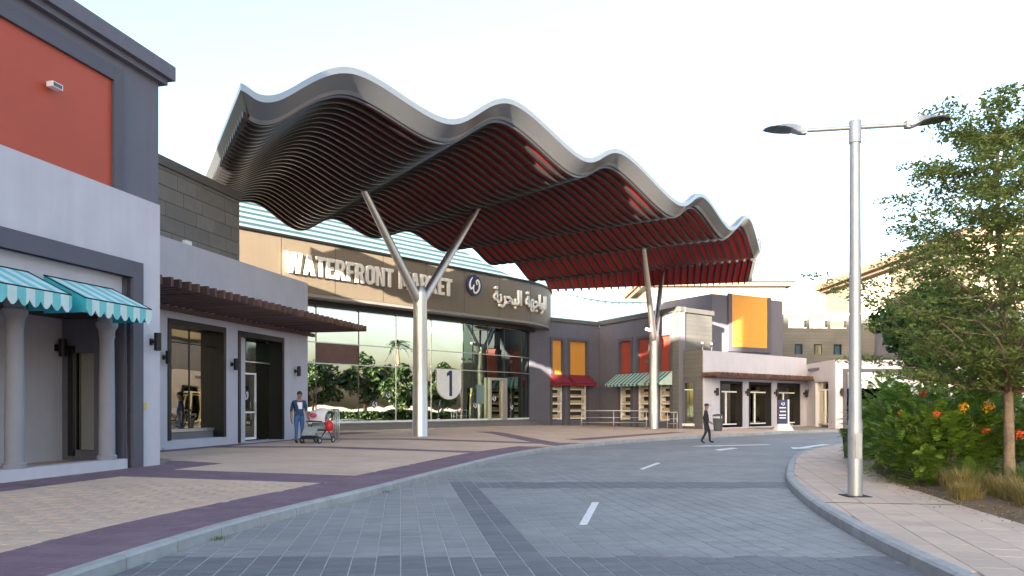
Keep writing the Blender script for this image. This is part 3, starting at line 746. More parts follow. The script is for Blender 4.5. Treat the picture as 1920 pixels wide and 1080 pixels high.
# striped awnings
def awning(fr, a0, a1, zt, zb, L, vh, canvas, side, label, group, scal=0.22, frame='black_metal', o0=0.0):
    t = empty('awning', fr.P((a0+a1)/2, o0, zb-vh), label, 'awning', group)
    P = fr.P; m = MB(); th = 0.012
    for d in (0, th): pass
    m.hexa([P(a0, o0+L, zb), P(a1, o0+L, zb), P(a1, o0+.02, zt), P(a0, o0+.02, zt), P(a0, o0+L, zb+th), P(a1, o0+L, zb+th), P(a1, o0+.02, zt+th), P(a0, o0+.02, zt+th)])
    m.build('canopy_cloth', canvas, t)
    v = MB(); n = max(3, round((a1-a0)/scal)); outer = [(a0, zb-0.002), (a1, zb-0.002)]
    low = []
    for i in range(n):
        for j in range(6):
            x = j/5.0; a = a0+(a1-a0)*(i+x)/n; low.append((a, zb-vh*0.62-vh*0.38*math.sin(math.pi*x)))
    outer += [q for q in reversed(low)]
    v.prism(lambda a, o, z: P(a, o, z), outer, [], o0+L+0.001, o0+L+0.012); v.build('valance', canvas, t)
    for a, sg in ((a0, 1), (a1, -1)):
        sm = MB(); sm.prism(lambda o, k, z: P(a+sg*k, o, z), [(o0+.02, zb-vh*.8), (o0+L, zb-vh*.8), (o0+L, zb), (o0+.02, zt)], [], 0.001, 0.012); sm.build('side_panel', side, t)
    fm = MB(); fm.tube([P(a0, o0+L, zb+.012), P(a1, o0+L, zb+.012)], 0.014, 6)
    for a in (a0, a1): fm.tube([P(a, o0+L, zb+.014), P(a, o0+.02, zt+.016)], 0.012, 6)
    fm.tube([P(a0, o0+.03, zt+.02), P(a1, o0+.03, zt+.02)], 0.012, 6)
    fm.build('rail', frame, t)
awning(LB, -3.10, -1.42, 3.93, 3.50, 0.92, 0.30, 'awning_teal', 'teal_cloth', 'turquoise and white striped awning nearest the corner pier', 'turquoise awnings of the near block')
awning(LB, -5.35, -3.42, 3.93, 3.50, 0.92, 0.30, 'awning_teal', 'teal_cloth', 'turquoise and white striped awning cut by the left picture edge', 'turquoise awnings of the near block')

# unseen blocks added to the left behind the viewer to shade the street
tt = empty('sun_block_tower', (-17, -40, 0), 'unseen tower block added behind the viewer to shade the far right', 'building'); MB().box(-23.4, -10.9, -48, -32, 13.102, 27.2).build('wall', 'slate', tt); MB().box(-23.6, -10.7, -48.2, -31.8, 27.203, 27.7).build('cornice', 'slate', tt)  # added unseen to keep the sun off the far shops and the tree
tw = empty('sun_block_wing', (-16, -10, 0), 'unseen lilac block added to the left behind the viewer to shade the street', 'building')
MB().box(-26, -10.8, -48, 2.4, -0.1, 12.6).build('wall', 'lilac', tw); MB().box(-22, -10.7, -22, -2.0, 13.103, 15.6).build('sun_block_top', 'slate', tw); MB().box(-26.3, -10.5, -48.3, 2.7, 12.603, 13.1).build('cornice', 'slate', tw)  # top of the added block, set back so sun reaches the canopy front

# ------------------------------------------------------------------ entrance hall with curved sign band
E_ = CurvedPath(-12.2, 33.6, 0.671, 0.741, 19.2, 8.0)
ent = empty('entrance_hall', E_.P(8, 0, 0.2), 'glazed entrance hall with a bronze sign band and rounded end', 'building')
EW = E_.L+E_.R*1.9
GO = -1.3
band = MB(); E_.sweep(band, -8, EW, [(0, 7.05), (0, 9.55), (-0.25, 9.55), (-0.25, 7.05)], 0.5)
band = band.build('sign_band', 'bronze', ent, smooth=True, angle=30)
jn = MB()
for a in range(-7, 34, 3): E_.sweep(jn, a, a+0.025, rectprof(0.0005, 0.004, 7.06, 9.54), 0.03)
jn.build('panel_joint', 'rib', band)
cp = MB(); E_.sweep(cp, -8, EW, rectprof(-0.45, 0.10, 9.553, 9.66), 0.5); cp.build('coping', 'dark_frame', ent)
so = MB(); E_.sweep(so, -8, EW, rectprof(-1.6, -0.02, 6.90, 7.045), 0.5); so.build('soffit', 'bronze_soffit', ent)
hd = MB(); E_.sweep(hd, -8, EW, rectprof(-1.45, -0.9, 6.62, 6.897), 0.5); hd.build('head_beam', 'dark_frame', ent)
pl = MB(); E_.sweep(pl, -8, EW, rectprof(-9, -0.55, 0.0, 0.52), 0.6); pl.build('plinth', 'stone', ent)
pl = MB(); E_.sweep(pl, -8, EW, rectprof(-9, -1.0, 0.523, 0.66), 0.6); pl.build('upper_step', 'stone', ent)
us_ = [560, 592, 672, 742, 808, 868, 886, 914, 945, 978, 1006]
sv_ = [E_.at_u(u, GO) for u in us_]
rows = [0.74, 3.75, 4.82, 6.61]
for i in range(len(sv_)-1):
    for j in range(3):
        a0, a1 = sv_[i]+0.03, sv_[i+1]-0.03; z0, z1 = rows[j]+0.03, rows[j+1]-0.03
        m_ = 'glass_main' if i < 5 else 'glass_green'
        if i == 1 and j == 1: m_ = 'terracotta_screen'
        k = max(1, int((a1-a0)/0.5)) if i >= 5 else 1
        mb = MB()
        mb.add([E_.P(a0+(a1-a0)*q/k, GO+off, zz) for q in range(k+1) for off in (0, 0.02) for zz in (z0, z1)],
               [f for q in range(k) for f in ((4*q+2, 4*q+6, 4*q+7, 4*q+3), (4*q, 4*q+1, 4*q+5, 4*q+4), (4*q+3, 4*q+7, 4*q+5, 4*q+1), (4*q, 4*q+4, 4*q+6, 4*q+2))]+[(0, 2, 3, 1), (4*k, 4*k+1, 4*k+3, 4*k+2)])
        mb.build('spandrel_panel' if m_ == 'terracotta_screen' else 'glass_pane', m_, ent)
for i, a in enumerate(sv_):
    mb = MB(); w_ = 0.022
    E_.sweep(mb, a-w_, a+w_, rectprof(GO-0.12, GO+0.045, 0.662, 6.615), 0.1); mb.build('mullion', 'alu' if i in (0, 3, 4, 10) else 'rib', ent)
for z in rows[1:3]:
    mb = MB(); E_.sweep(mb, sv_[0], sv_[-1], rectprof(GO-0.1, GO+0.055, z-0.025, z+0.025), 0.4); mb.build('transom', 'alu', ent)
mb = MB(); E_.sweep(mb, sv_[0], sv_[-1], rectprof(GO-0.1, GO+0.08, 0.662, 0.77), 0.4); mb.build('sill', 'white_plain', ent)
mb = MB(); E_.sweep(mb, sv_[-1]+0.03, EW-1, rectprof(-2.4, -0.75, 0.662, 6.618), 0.4); mb.build('end_pillar', 'stone_far', ent)
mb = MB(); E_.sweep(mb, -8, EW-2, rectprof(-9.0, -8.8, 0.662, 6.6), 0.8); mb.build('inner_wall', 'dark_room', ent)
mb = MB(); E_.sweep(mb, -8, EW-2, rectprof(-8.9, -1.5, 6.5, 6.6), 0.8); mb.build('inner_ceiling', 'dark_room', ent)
# entrance door standing proud in the curved glazing
d0, d1 = sv_[7], sv_[8]
df = MB()
E_.sweep(df, d0-.05, d0+.07, rectprof(GO+.06, GO+.3, .665, 3.35), .2); E_.sweep(df, d1-.42, d1, rectprof(GO+.06, GO+.3, .665, 3.35), .2); E_.sweep(df, d0+.071, d1-.421, rectprof(GO+.06, GO+.3, 3.2, 3.35), .4)
df.build('door_portal', 'alu', ent)
dl = MB(); E_.sweep(dl, d0+.08, d1-.43, rectprof(GO+.12, GO+.15, .80, 3.19), .4); dl = dl.build('door', 'glass_dark', ent)
hh = MB(); E_.sweep(hh, d0+.12, d0+.16, rectprof(GO+.16, GO+.2, 1.5, 2.1), .2); hh.build('handle', 'alu', dl)
E_.sweep(MB(), d0-1.0, d0-.35, rectprof(GO+.03, GO+.036, 1.7, 2.9), .3).build('notice_sheet', 'teal_light', ent)['label'] = 'pale blue notice on the glass'

# roof louvres above the band
for i in range(8):
    o0 = -0.95-i*0.95; z0 = 9.60+i*0.52; mb = MB()
    E_.sweep(mb, -9, EW-1.5, [(o0, z0+.02), (o0, z0+0.05), (o0-0.40, z0+0.27), (o0-0.40, z0+0.24)], 0.8); mb.build('roof_louvre', 'teal_light', ent)
mb = MB(); E_.sweep(mb, -9, EW-1.5, [(-.9, 9.50), (-.9, 9.60), (-8.5, 13.75), (-8.5, 13.65)], .8); mb.build('roof_deck', 'teal_dark', ent)

# sign letters
def outline(ch):
    t = 0.17
    if ch == 'T': return 0.46, [(0, 1), (0, 1-t), (.145, 1-t), (.145, 0), (.315, 0), (.315, 1-t), (.46, 1-t), (.46, 1)], []
    if ch == 'E': return 0.42, [(0, 0), (.42, 0), (.42, t), (.17, t), (.17, .42), (.37, .42), (.37, .58), (.17, .58), (.17, 1-t), (.42, 1-t), (.42, 1), (0, 1)], []
    if ch == 'F': return 0.41, [(0, 0), (.17, 0), (.17, .41), (.36, .41), (.36, .57), (.17, .57), (.17, 1-t), (.41, 1-t), (.41, 1), (0, 1)], []
    if ch == 'W': return 0.80, [(0, 1), (.14, 0), (.31, 0), (.40, .56), (.49, 0), (.66, 0), (.80, 1), (.635, 1), (.56, .38), (.475, 1), (.325, 1), (.24, .38), (.165, 1)], []
    if ch == 'A': return 0.56, [(0, 0), (.17, 0), (.205, .19), (.355, .19), (.39, 0), (.56, 0), (.37, 1), (.19, 1)], [[(.23, .34), (.33, .34), (.28, .68)]]
    if ch == 'N': return 0.52, [(0, 0), (.16, 0), (.16, .60), (.36, 0), (.52, 0), (.52, 1), (.36, 1), (.36, .40), (.16, 1), (0, 1)], []
    if ch == 'M': return 0.68, [(0, 0), (.16, 0), (.16, .58), (.28, .18), (.40, .18), (.52, .58), (.52, 0), (.68, 0), (.68, 1), (.50, 1), (.34, .48), (.18, 1), (0, 1)], []
    if ch == 'K': return 0.54, [(0, 0), (.17, 0), (.17, .28), (.225, .37), (.36, 0), (.54, 0), (.335, .53), (.52, 1), (.35, 1), (.17, .60), (.17, 1), (0, 1)], []
    if ch == 'O':
        def rr(x0, x1, y0, y1, r, n=6):
            o = []
            for cx, cy, a in ((x1-r, y0+r, -90), (x1-r, y1-r, 0), (x0+r, y1-r, 90), (x0+r, y0+r, 180)):
                o += [(cx+r*math.cos(R(a+90*k/n)), cy+r*math.sin(R(a+90*k/n))) for k in range(n+1)]
            return o
        return 0.52, rr(0, .52, 0, 1, .25), [rr(.165, .355, .165, .835, .094)]
    if ch == 'R':
        arc = [(.28+.22*math.cos(R(a)), .72+.28*math.sin(R(a))) for a in (-60, -30, 0, 30, 60, 90)]
        return 0.52, [(0, 0), (.17, 0), (.17, .41), (.235, .41), (.35, 0), (.53, 0), (.395, .46)]+arc+[(0, 1)], [[(.17, .55), (.26, .55), (.32, .60), (.335, .70), (.32, .80), (.26, .85), (.17, .85)]]
sg = empty('building_sign', E_.P(5, 0, 7.6), 'white raised letters WATERFRONT MARKET on the bronze band', 'sign')
sa, sb = E_.at_u(536, 0.12), E_.at_u(849, 0.12); text = 'WATERFRONT MARKET'
gap = 0.075; tot = sum(0.30 if c == ' ' else outline(c)[0]+gap for c in text)
H = 0.98; k = (sb-sa)/tot; x = 0; Z0 = 7.88
for c in text:
    if c == ' ': x += 0.30; continue
    wd, out, holes = outline(c); x0 = x
    MB().prism(lambda a, o, z: E_.P(sa+(x0+a)*k, o, Z0+z*H), out, holes, 0.03, 0.17).build('letter', 'letter_white', sg); x += wd+gap
# arabic name, letter by letter, bent round the nose
w1 = "\uFE8D\uFEDF\uFEEE\uFE8D\uFE9F\uFEEC\uFE94"; w2 = "\uFE8D\uFEDF\uFE92\uFEA4\uFEAE\uFEF3\uFE94"
ar = (w1+" "+w2)[::-1]
def text_mesh(body, offset=0.018):
    cu = bpy.data.curves.new('txt', 'FONT'); cu.body = body; cu.size = 1; cu.offset = offset; cu.resolution_u = 4
    ob = bpy.data.objects.new('txt', cu); COL.objects.link(ob); bpy.context.view_layer.update()
    dg = bpy.context.evaluated_depsgraph_get(); me = bpy.data.meshes.new_from_object(ob.evaluated_get(dg)); wd = ob.dimensions.x
    mnx = min((v.co.x for v in me.vertices), default=0.0)
    bpy.data.objects.remove(ob); bpy.data.curves.remove(cu); return me, wd, mnx
asg = empty('building_sign', E_.P(17, 0, 7.5), 'white raised arabic lettering round the curved end of the bronze band', 'sign')
aa, ab = E_.at_u(926, 0.12), E_.at_u(1024, 0.12)
full, fw, f0 = text_mesh(ar, 0); bpy.data.meshes.remove(full); kx = (ab-aa)/fw
for i, c in enumerate(ar):
    if c == ' ': continue
    pre = text_mesh(ar[:i+1], 0); one, ow, omn = text_mesh(c, 0.022)
    if not len(one.vertices): continue
    base = pre[1]-ow+0.02; bpy.data.meshes.remove(pre[0])
    bm = bmesh.new(); bm.from_mesh(one); bmesh.ops.remove_doubles(bm, verts=bm.verts, dist=1e-5)
    r = bmesh.ops.extrude_face_region(bm, geom=bm.faces[:]); nv = {v for v in r['geom'] if isinstance(v, bmesh.types.BMVert)}
    oz = 0.16+0.004*(i % 3)
    for v in bm.verts:
        q = E_.P(aa+(base+v.co.x-omn)*kx, oz if v in nv else 0.03, 7.95+v.co.y*1.28)
        v.co = q-origin_of(asg)
    bmesh.ops.recalc_face_normals(bm, faces=bm.faces); me = bpy.data.meshes.new('letter'); bm.to_mesh(me); bm.free(); bpy.data.meshes.remove(one)
    me.materials.append(MATS['letter_white']); ob = bpy.data.objects.new('letter', me); COL.objects.link(ob); ob.parent = asg
# round logo
ls = E_.at_u(889, 0.1); roundel(E_, ls, 0.0, EYE+(HORIZON-535)/F*E_.P(ls, 0, 0).y, 0.62, 'round navy emblem with white script between the two sign texts')
for u, v in ((731, 741), (706, 758), (894, 760), (927, 747), (963, 763)):
    s_ = E_.at_u(u, GO+.2); o_ = GO+(0.155 if u == 927 else 0.025); z = EYE+(HORIZON-v)/F*E_.P(s_, GO, 0).y
    roundel(E_, s_, o_, max(z, 1.3), 0.20, None, ent)
# entrance number
s1 = E_.at_u(841, GO); D1 = E_.P(s1, GO, 0).y; zt, zb = EYE+(HORIZON-693)/F*D1, EYE+(HORIZON-749)/F*D1; hw = 0.98
ns = empty('entrance_number', E_.P(s1, GO+.1, zb), 'white round-ended sign with a navy number 1 on the entrance glass', 'sign')
fn1 = lambda a, o, z: E_.P(s1+a, GO+o, z)
MB().prism(fn1, [(-hw, zt), (-hw, zb+hw*.9)]+[(hw*math.cos(R(a)), zb+hw*.9+hw*.9*math.sin(R(a))) for a in range(190, 351, 10)]+[(hw, zb+hw*.9), (hw, zt)], [], 0.06, 0.09).build('sign_plate', 'white_plain', ns)
zm = zt-0.06; z1_ = zb+0.2
MB().prism(fn1, [(-.02, z1_), (.20, z1_), (.20, zm), (.02, zm), (-.22, zm-.16), (-.22, zm-.36), (-.02, zm-.27)], [], 0.092, 0.10).build('numeral', 'navy', ns)

# ------------------------------------------------------------------ wave canopy
FR = [(-7.0, 19.26, 9.80), (-6.35, 19.95, 9.78), (-4.67, 21.8, 11.35), (-2.1, 24.65, 10.95), (0.0, 27.0, 12.55), (2.9, 30.2, 11.55), (4.8, 32.3, 12.5), (8.0, 35.9, 11.3), (9.9, 38.6, 12.4), (12.2, 41.7, 11.45), (14.1, 44.4, 12.75), (15.9, 47.8, 11.5), (17.0, 51.0, 12.8), (17.3, 53.8, 10.9)]
BK = [(-12.6, 30.2, 10.4), (-12.2, 30.6, 10.3), (-11.0, 31.9, 10.8), (-9.6, 33.5, 10.0), (-8.35, 34.9, 10.85), (-6.8, 36.6, 10.35), (-5.27, 38.3, 11.05), (-3.7, 40.0, 10.4), (-2.45, 41.4, 11.0), (-1.2, 42.8, 10.2), (-0.05, 44.1, 10.7), (1.1, 45.3, 9.7), (1.9, 46.2, 10.0), (2.37, 46.7, 9.25)]
NS = 14
FC, BC = catmull(FR, NS), catmull(BK, NS); NP = len(FC)
def S(i, w): return FC[i].lerp(BC[i], w)
can = empty('wave_canopy', (2, 34, 9), 'large wave shaped metal canopy with red underside and curved fins over the entrance', 'canopy')
def grid(w0, w1, nw, dz, i0=0, i1=NP-1):
    vs = []; fs = []; c = 0
    for i in range(i0, i1+1):
        for j in range(nw+1): vs.append(S(i, w0+(w1-w0)*j/nw)+Vector((0, 0, dz)))
    k = nw+1
    for i in range(i1-i0):
        for j in range(nw): fs.append((i*k+j, i*k+j+1, (i+1)*k+j+1, (i+1)*k+j))
    return vs, fs
vs, fs = grid(0, 1, 24, 0.0); top = MB().add(vs, fs).build('roof_sheet', 'roof_metal', can, smooth=True)
WI = 0.032; I0 = 5
vs, fs = grid(WI, 1, 24, -0.42, I0, NP-1); MB().add(vs, fs).build('soffit', 'soffit_red', can, smooth=True)
def inw(i): d = BC[i]-FC[i]; d.z = 0; return d.normalized()
def ribbon(name, mat, fnA, fnB, idx):
    vs = []; fs = []
    for i in idx: vs += [fnA(i), fnB(i)]
    for k in range(len(idx)-1): fs.append((2*k, 2*k+1, 2*k+3, 2*k+2))
    return MB().add(vs, fs).build(name, mat, can, smooth=True)
Zv = lambda z: Vector((0, 0, z))
ALL = list(range(NP))
def sidein(i):       # pull points in from the left edge so that the corner is mitred
    t = max(0, (I0-i)/I0); return (FC[I0]-FC[0])*t*1.0
ribbon('edge_trim', 'fascia_trim', lambda i: FC[i]+Zv(0.12), lambda i: FC[i]-Zv(0.07), ALL)
ribbon('trim_top', 'fascia_trim', lambda i: FC[i]+Zv(0.12), lambda i: FC[i]+Zv(0.12)+inw(i)*0.25, ALL)
ribbon('fascia', 'fascia', lambda i: FC[i]-Zv(0.07), lambda i: FC[max(i, I0)]+inw(i)*0.32-Zv(0.44), ALL)
ribbon('fascia_lip', 'fascia_trim', lambda i: FC[max(i, I0)]+inw(i)*0.32-Zv(0.44), lambda i: FC[max(i, I0)]+inw(i)*0.42-Zv(0.53), ALL)
ribbon('fascia_return', 'rib', lambda i: FC[max(i, I0)]+inw(i)*0.42-Zv(0.53), lambda i: FC[max(i, I0)]+inw(i)*0.44-Zv(0.34), ALL)
WS = [j/16 for j in range(17)]
def side_strip(name, mat, fa, fb):
    vs = []; fs = []
    for w in WS: vs += [fa(w), fb(w)]
    for k in range(16): fs.append((2*k, 2*k+1, 2*k+3, 2*k+2))
    MB().add(vs, fs).build(name, mat, can)
side_strip('side_trim', 'fascia_trim', lambda w: S(0, w)+Zv(0.10), lambda w: S(0, w)-Zv(0.05))
side_strip('side_fascia', 'fascia_side_shade', lambda w: S(0, w)-Zv(0.05), lambda w: S(I0, max(w, WI))-Zv(0.50))
LASTI = NP-1
side_strip('end_trim', 'fascia_trim', lambda w: S(LASTI, w)+Zv(0.10), lambda w: S(LASTI, w)-Zv(0.05))
side_strip('end_fascia', 'fascia', lambda w: S(LASTI, w)-Zv(0.05), lambda w: S(LASTI, w)-Zv(0.42))
ribbon('back_fascia', 'rib', lambda i: BC[i]+Zv(0.05), lambda i: BC[i]-Zv(0.55), ALL)
NR = 29
for r_ in range(NR):
    w = WI+0.012+(0.985-WI)*r_/(NR-1); vs = []; fs = []; th = 0.05
    for i in range(I0-3, NP):
        c = S(i, w); d = inw(i)*th; 
        vs += [c-d-Zv(0.40), c+d-Zv(0.40), c+d-Zv(0.57), c-d-Zv(0.57)]
    m = NP-I0+3
    for k in range(m-1):
        for q in range(4): fs.append((4*k+q, 4*k+(q+1) % 4, 4*k+4+(q+1) % 4, 4*k+4+q))
    fs += [(3, 2, 1, 0), tuple(4*(m-1)+q for q in range(4))]
    MB().add(vs, fs).build('fin', 'rib', can, smooth=True, angle=50)
def canopy_z(x, y):
    best = (1e9, 0)
    for i in range(0, NP, 2):
        for j in range(0, 41):
            p = S(i, j/40); d = (p.x-x)**2+(p.y-y)**2
            if d < best[0]: best = (d, p.z)
    return best[1]
def y_column(x, y, z0, zf, dirv, spread, r, label):
    t = empty('canopy_column', (x, y, z0), label, 'column', 'forked steel canopy columns')
    MB().lathe((x, y, z0), [(r*1.02, -0.1), (r*1.02, 0.02), (r*1.0, 0.03), (r*0.93, (zf-z0)*.5), (r*0.86, zf-z0-0.08), (r*0.88, zf-z0)], 28).build('shaft', 'steel', t, smooth=True, angle=40)
    MB().lathe((x, y, zf), [(r*0.90, -0.02), (r*0.90, 0.05), (r*0.5, 0.35)], 28).build('collar', 'steel', t, smooth=True, angle=40)
    d = Vector((*dirv, 0)).normalized()
    for sg_ in (-1, 1):
        ex = Vector((x, y, 0))+d*spread[sg_ > 0]*sg_; zt = canopy_z(ex.x, ex.y)-0.36
        a = Vector((x, y, zf-0.25))+d*sg_*0.12; b_ = Vector((ex.x, ex.y, zt))
        MB().tube([a, a.lerp(b_, .5), b_], [r*0.60, r*0.52, r*0.40], 20).build('branch', 'steel', t, smooth=True, angle=50)
y_column(-3.86, 31.4, plaza_z(-3.86, 31.4)-0.01, 6.25, (0.66, 0.75), (3.0, 3.6), 0.33, 'forked steel canopy column in front of the entrance glass')
y_column(9.05, 47.5, 0.10, 6.0, (0.40, 0.92), (2.9, 2.4), 0.34, 'forked steel canopy column at the far end, by the striped green awnings')
q = Vector((8.72, 46.9, 6.35)); t = empty('security_camera', q-Vector((0, 0, .1)), 'white security camera on the far canopy column', 'camera')
MB().tube([q+Vector((-.32, -.22, .02)), q+Vector((.02, .05, -.05))], 0.10, 8).build('housing', 'white_plain', t); MB().tube([q, q+Vector((.2, .35, -.1))], 0.04, 6).build('bracket', 'white_plain', t)
# cable of small lamps below the canopy end
cb = MB(); pts = []
for i in range(25):
    k = i/24; pts.append(Vector((3.4, 46.6, 8.55)).lerp(Vector((8.7, 46.9, 8.1)), k)-Vector((0, 0, 0.25*math.sin(math.pi*k))))
t = empty('festoon_cable', pts[0], 'thin dark cable strung between the entrance corner and the far canopy column', 'cable')
MB().tube(pts, 0.022, 5).build('wire', 'black_metal', t)
for i in range(1, 24, 2): MB().ball(pts[i]-Vector((0, 0, .07)), 0.05, 6, 4).build('bulb', 'white_plain', t)

# ------------------------------------------------------------------ far pavilion with red and yellow panels
GL = Frame(6.5, 55.3, 10.5-6.5, 47.0-55.3); gl_len = math.hypot(4.0, 8.3)      # left face, runs from the inner corner to the outer corner
GR = Frame(10.5, 47.0, 0.768, 0.64)
GW = Frame(1.2, 51.0, 6.5-1.2, 55.3-51.0); gw_len = math.hypot(5.3, 4.3)
gb = empty('pavilion_building', (10.5, 47, 0), 'grey pavilion beyond the entrance with red and amber panels above shelves', 'building')
class Flip(Frame): pass
red = [(0.02, 0)]
hl = []
for (u0, u1) in ((1162, 1184), (1196, 1218), (1236, 1258)):
    a0, a1 = GL.at_u(u0), GL.at_u(u1); hl.append((a0, a1))
# outward side of GL must face the viewer: with this direction o>0 points left-front
sgn = 1 if GL.P(0, 1, 0).y < GL.P(0, 0, 0).y or GL.P(0, 1, 0).x < GL.P(0, 0, 0).x else -1
w = MB(); GL.wall(w, 0, gl_len, -0.1, 7.5, -0.5, 0, [(a0, a1, 0.55, 6.15) for a0, a1 in hl]); w.build('wall', 'slate', gb)
w = MB(); wl2 = [(GW.at_u(1034), GW.at_u(1055)), (GW.at_u(1067), GW.at_u(1100))]
GW.wall(w, 0, gw_len-0.02, -0.1, 7.5, -0.5, 0, [(a0, a1, 0.55, 6.25) for a0, a1 in wl2]); w.build('wall', 'slate', gb)
for fr, spans, pmname, zt in ((GL, hl, 'dark_red_panel', 6.15), (GW, wl2, 'yellow_panel', 6.25)):
    for (a0, a1) in spans:
        f = MB()
        for (x0, x1) in ((a0-0.14, a0+.06), (a1-.06, a1+.14)): fr.box(f, x0, x1, -.2, 0.06, 0.0, zt+.15)
        fr.box(f, a0+.061, a1-.061, -.2, .06, zt-.05, zt+.15); f.build('panel_frame', 'slate_frame', gb)
        fr.part('colour_panel', pmname, gb, a0+.061, a1-.061, -0.25, -0.12, 3.7, zt-.052)
        fr.part('alcove', 'dark_room', gb, a0, a1, -0.5, -0.44, .55, 3.69)
        un = empty('display_shelf', fr.P((a0+a1)/2, -.2, .56), 'shelf unit of goods below ' + ('the amber panel, ' if fr is GW else 'the red panel, ')+{0: 'first from the left', 1: 'second from the left', 2: 'right of the canopy column'}[spans.index((a0, a1))], 'shelf', 'shelf units of the grey pavilion')
        pf = MB(); fr.box(pf, a0+.07, a0+.13, -.42, -.02, .56, 3.1); fr.box(pf, a1-.13, a1-.07, -.42, -.02, .56, 3.1); pf.build('upright', 'white_plain', un)
        for kz in range(5):
            zz = .62+kz*.52; fr.part('board', 'white_plain', un, a0+.131, a1-.131, -.42, -.04, zz, zz+.09); fr.part('goods', 'shelf_goods', un, a0+.16, a1-.16, -.38, -.10, zz+.092, zz+.092+random.uniform(.1, .26))
GL.part('cap', 'stone_cap', gb, -0.1, gl_len+.02, -.6, 0.12, 7.5, 7.82); GW.part('cap', 'stone_cap', gb, 0, gw_len+.05, -.6, .1, 7.5, 7.75)
GR.part('right_wall', 'stone_far', gb, 0.003, 3.5, -.5, 0.0, -0.1, 7.5); GR.part('cap', 'stone_cap', gb, 0.003, 3.6, -.6, 0.12, 7.502, 7.8); GR.part('return_wall', 'stone_far', gb, 3.0, 3.497, -5, -.503, -.1, 7.5); MB().add([(10.3, 47.8, 7.3), (12.7, 49.6, 7.3), (10, 55, 7.3), (6.9, 55.4, 7.3)], [(0, 1, 2, 3)]).build('roof', 'slate', gb)
MB().box(4.6, 9.0, 56.2, 62, 0, 7.4).build('rear_block', 'slate', gb)
# awnings on the pavilion
for i, (a0, a1) in enumerate(hl):
    nm = ['first from the left', 'second, left of the canopy column', 'right of the canopy column'][i]
    awning(GL, a0-.25, a1+.25, 3.75, 3.05, 1.0, .18, 'awning_green', 'awning_green', 'green and white striped awning under the red panels, '+nm, 'green striped awnings', .3, 'alu', 0.07)
for i, (a0, a1) in enumerate(wl2):
    awning(GW, a0-.15, a1+.15, 3.75, 3.15, .8, .2, 'maroon', 'maroon', 'maroon awning below the amber panel, '+('left one' if i == 0 else 'right one'), 'maroon awnings', .3, 'black_metal', 0.07)

# yellow panel block
YB = Frame(14.0, 52.3, 8.3, 5.0); yb = empty('panel_building', (14, 52.3, 0), 'slate block with one big amber panel behind the far shop front', 'building')
YB.part('wall', 'slate', yb, 0, 7.4, -7, 0, 3, 9.42); 
a0, a1 = YB.at_u(1370), YB.at_u(1437); f = MB()
for x0, x1 in ((a0-.35, a0), (a1, a1+.35)): YB.box(f, x0, x1, .002, .14, 5.45, 9.56)
YB.box(f, a0+.001, a1-.001, .002, .14, 5.45, 5.8); f.build('panel_frame', 'slate_frame', yb)
YB.part('colour_panel', 'yellow_panel', yb, a0+.003, a1-.003, .003, .08, 5.802, 9.54)
YB.part('cap', 'slate_frame', yb, -.05, 11.7, -7.1, .08, 9.552, 9.68) if False else None

# stone wing with high windows
WG = Frame(21.9, 63.0, 1.0, 0.12); wg = empty('stone_wing', (24, 63, 0), 'grey stone wing with three blue windows and a row of high openings', 'building')
w = MB(); e1 = WG.at_u(1640); ho = [(WG.at_u(u0), WG.at_u(u1), EYE+(HORIZON-616)/F*63.5, EYE+(HORIZON-598)/F*63.5) for u0, u1 in ((1478, 1512), (1518, 1551), (1557, 1587))]
hb = [(WG.at_u(u0), WG.at_u(u0+14.5), EYE+(HORIZON-664.5)/F*63.5, EYE+(HORIZON-645)/F*63.5) for u0 in (1490, 1526, 1563)]
s0_ = WG.at_u(1466)
WG.wall(w, s0_, e1, 0, EYE+(HORIZON-590)/F*63.5, -.4, 0, ho+hb); w.build('wall', 'stone_far', wg)
for h in ho:
    f = MB(); WG.box(f, h[0]+.01, h[1]-.01, -.1, .06, h[3]-.11, h[3]-.01); WG.box(f, h[0]+.01, h[1]-.01, -.1, .06, h[2]+.01, h[2]+.09); f.build('opening_frame', 'white_plain', wg)
for i, h in enumerate(hb):
    f = MB(); WG.box(f, h[0]+.003, h[0]+.08, -.2, .05, h[2], h[3]); WG.box(f, h[1]-.08, h[1]-.003, -.2, .05, h[2], h[3]); WG.box(f, h[0]+.081, h[1]-.081, -.2, .05, h[3]-.08, h[3]-.003)
    wn_ = f.build('window', 'dark_frame', wg); WG.part('pane', 'glass_shop' if i == 1 else 'blue_glass', wn_, h[0]+.081, h[1]-.081, -.16, -.12, h[2], h[3]-.081)
WG.part('coping', 'white_plain', wg, s0_, e1, -.5, .1, EYE+(HORIZON-590)/F*63.5+.002, EYE+(HORIZON-590)/F*63.5+.16)

# far shop front (lilac)
RB = Frame(11.8, 46.0, 0.768, 0.64); rl = 12.3
fs_ = empty('shop_building', (16, 49.5, 0), 'far lilac shop front with three dark doorways and a thin brown canopy', 'building')
ops = [(RB.at_u(u0), RB.at_u(u1), .12, 3.15) for u0, u1 in ((1350, 1392), (1404, 1446), (1457, 1500))]
w = MB(); RB.wall(w, 0, rl, -0.1, 5.0, -.5, 0, ops); w.build('wall', 'lilac', fs_)
SF = Frame(10.55, 47.45, 0.64, -0.77); w = MB(); SF.wall(w, 0, 1.86, -.1, 5.0, -.4, 0, [(.35, 1.3, .3, 3.15)]); w.build('side_wall', 'stone_far', fs_)
f = MB(); SF.box(f, .352, .45, -.2, .05, .302, 3.0); SF.box(f, 1.2, 1.298, -.2, .05, .302, 3.0); SF.box(f, .352, 1.298, -.2, .05, 3.003, 3.148); f.build('side_window_frame', 'slate_frame', fs_)
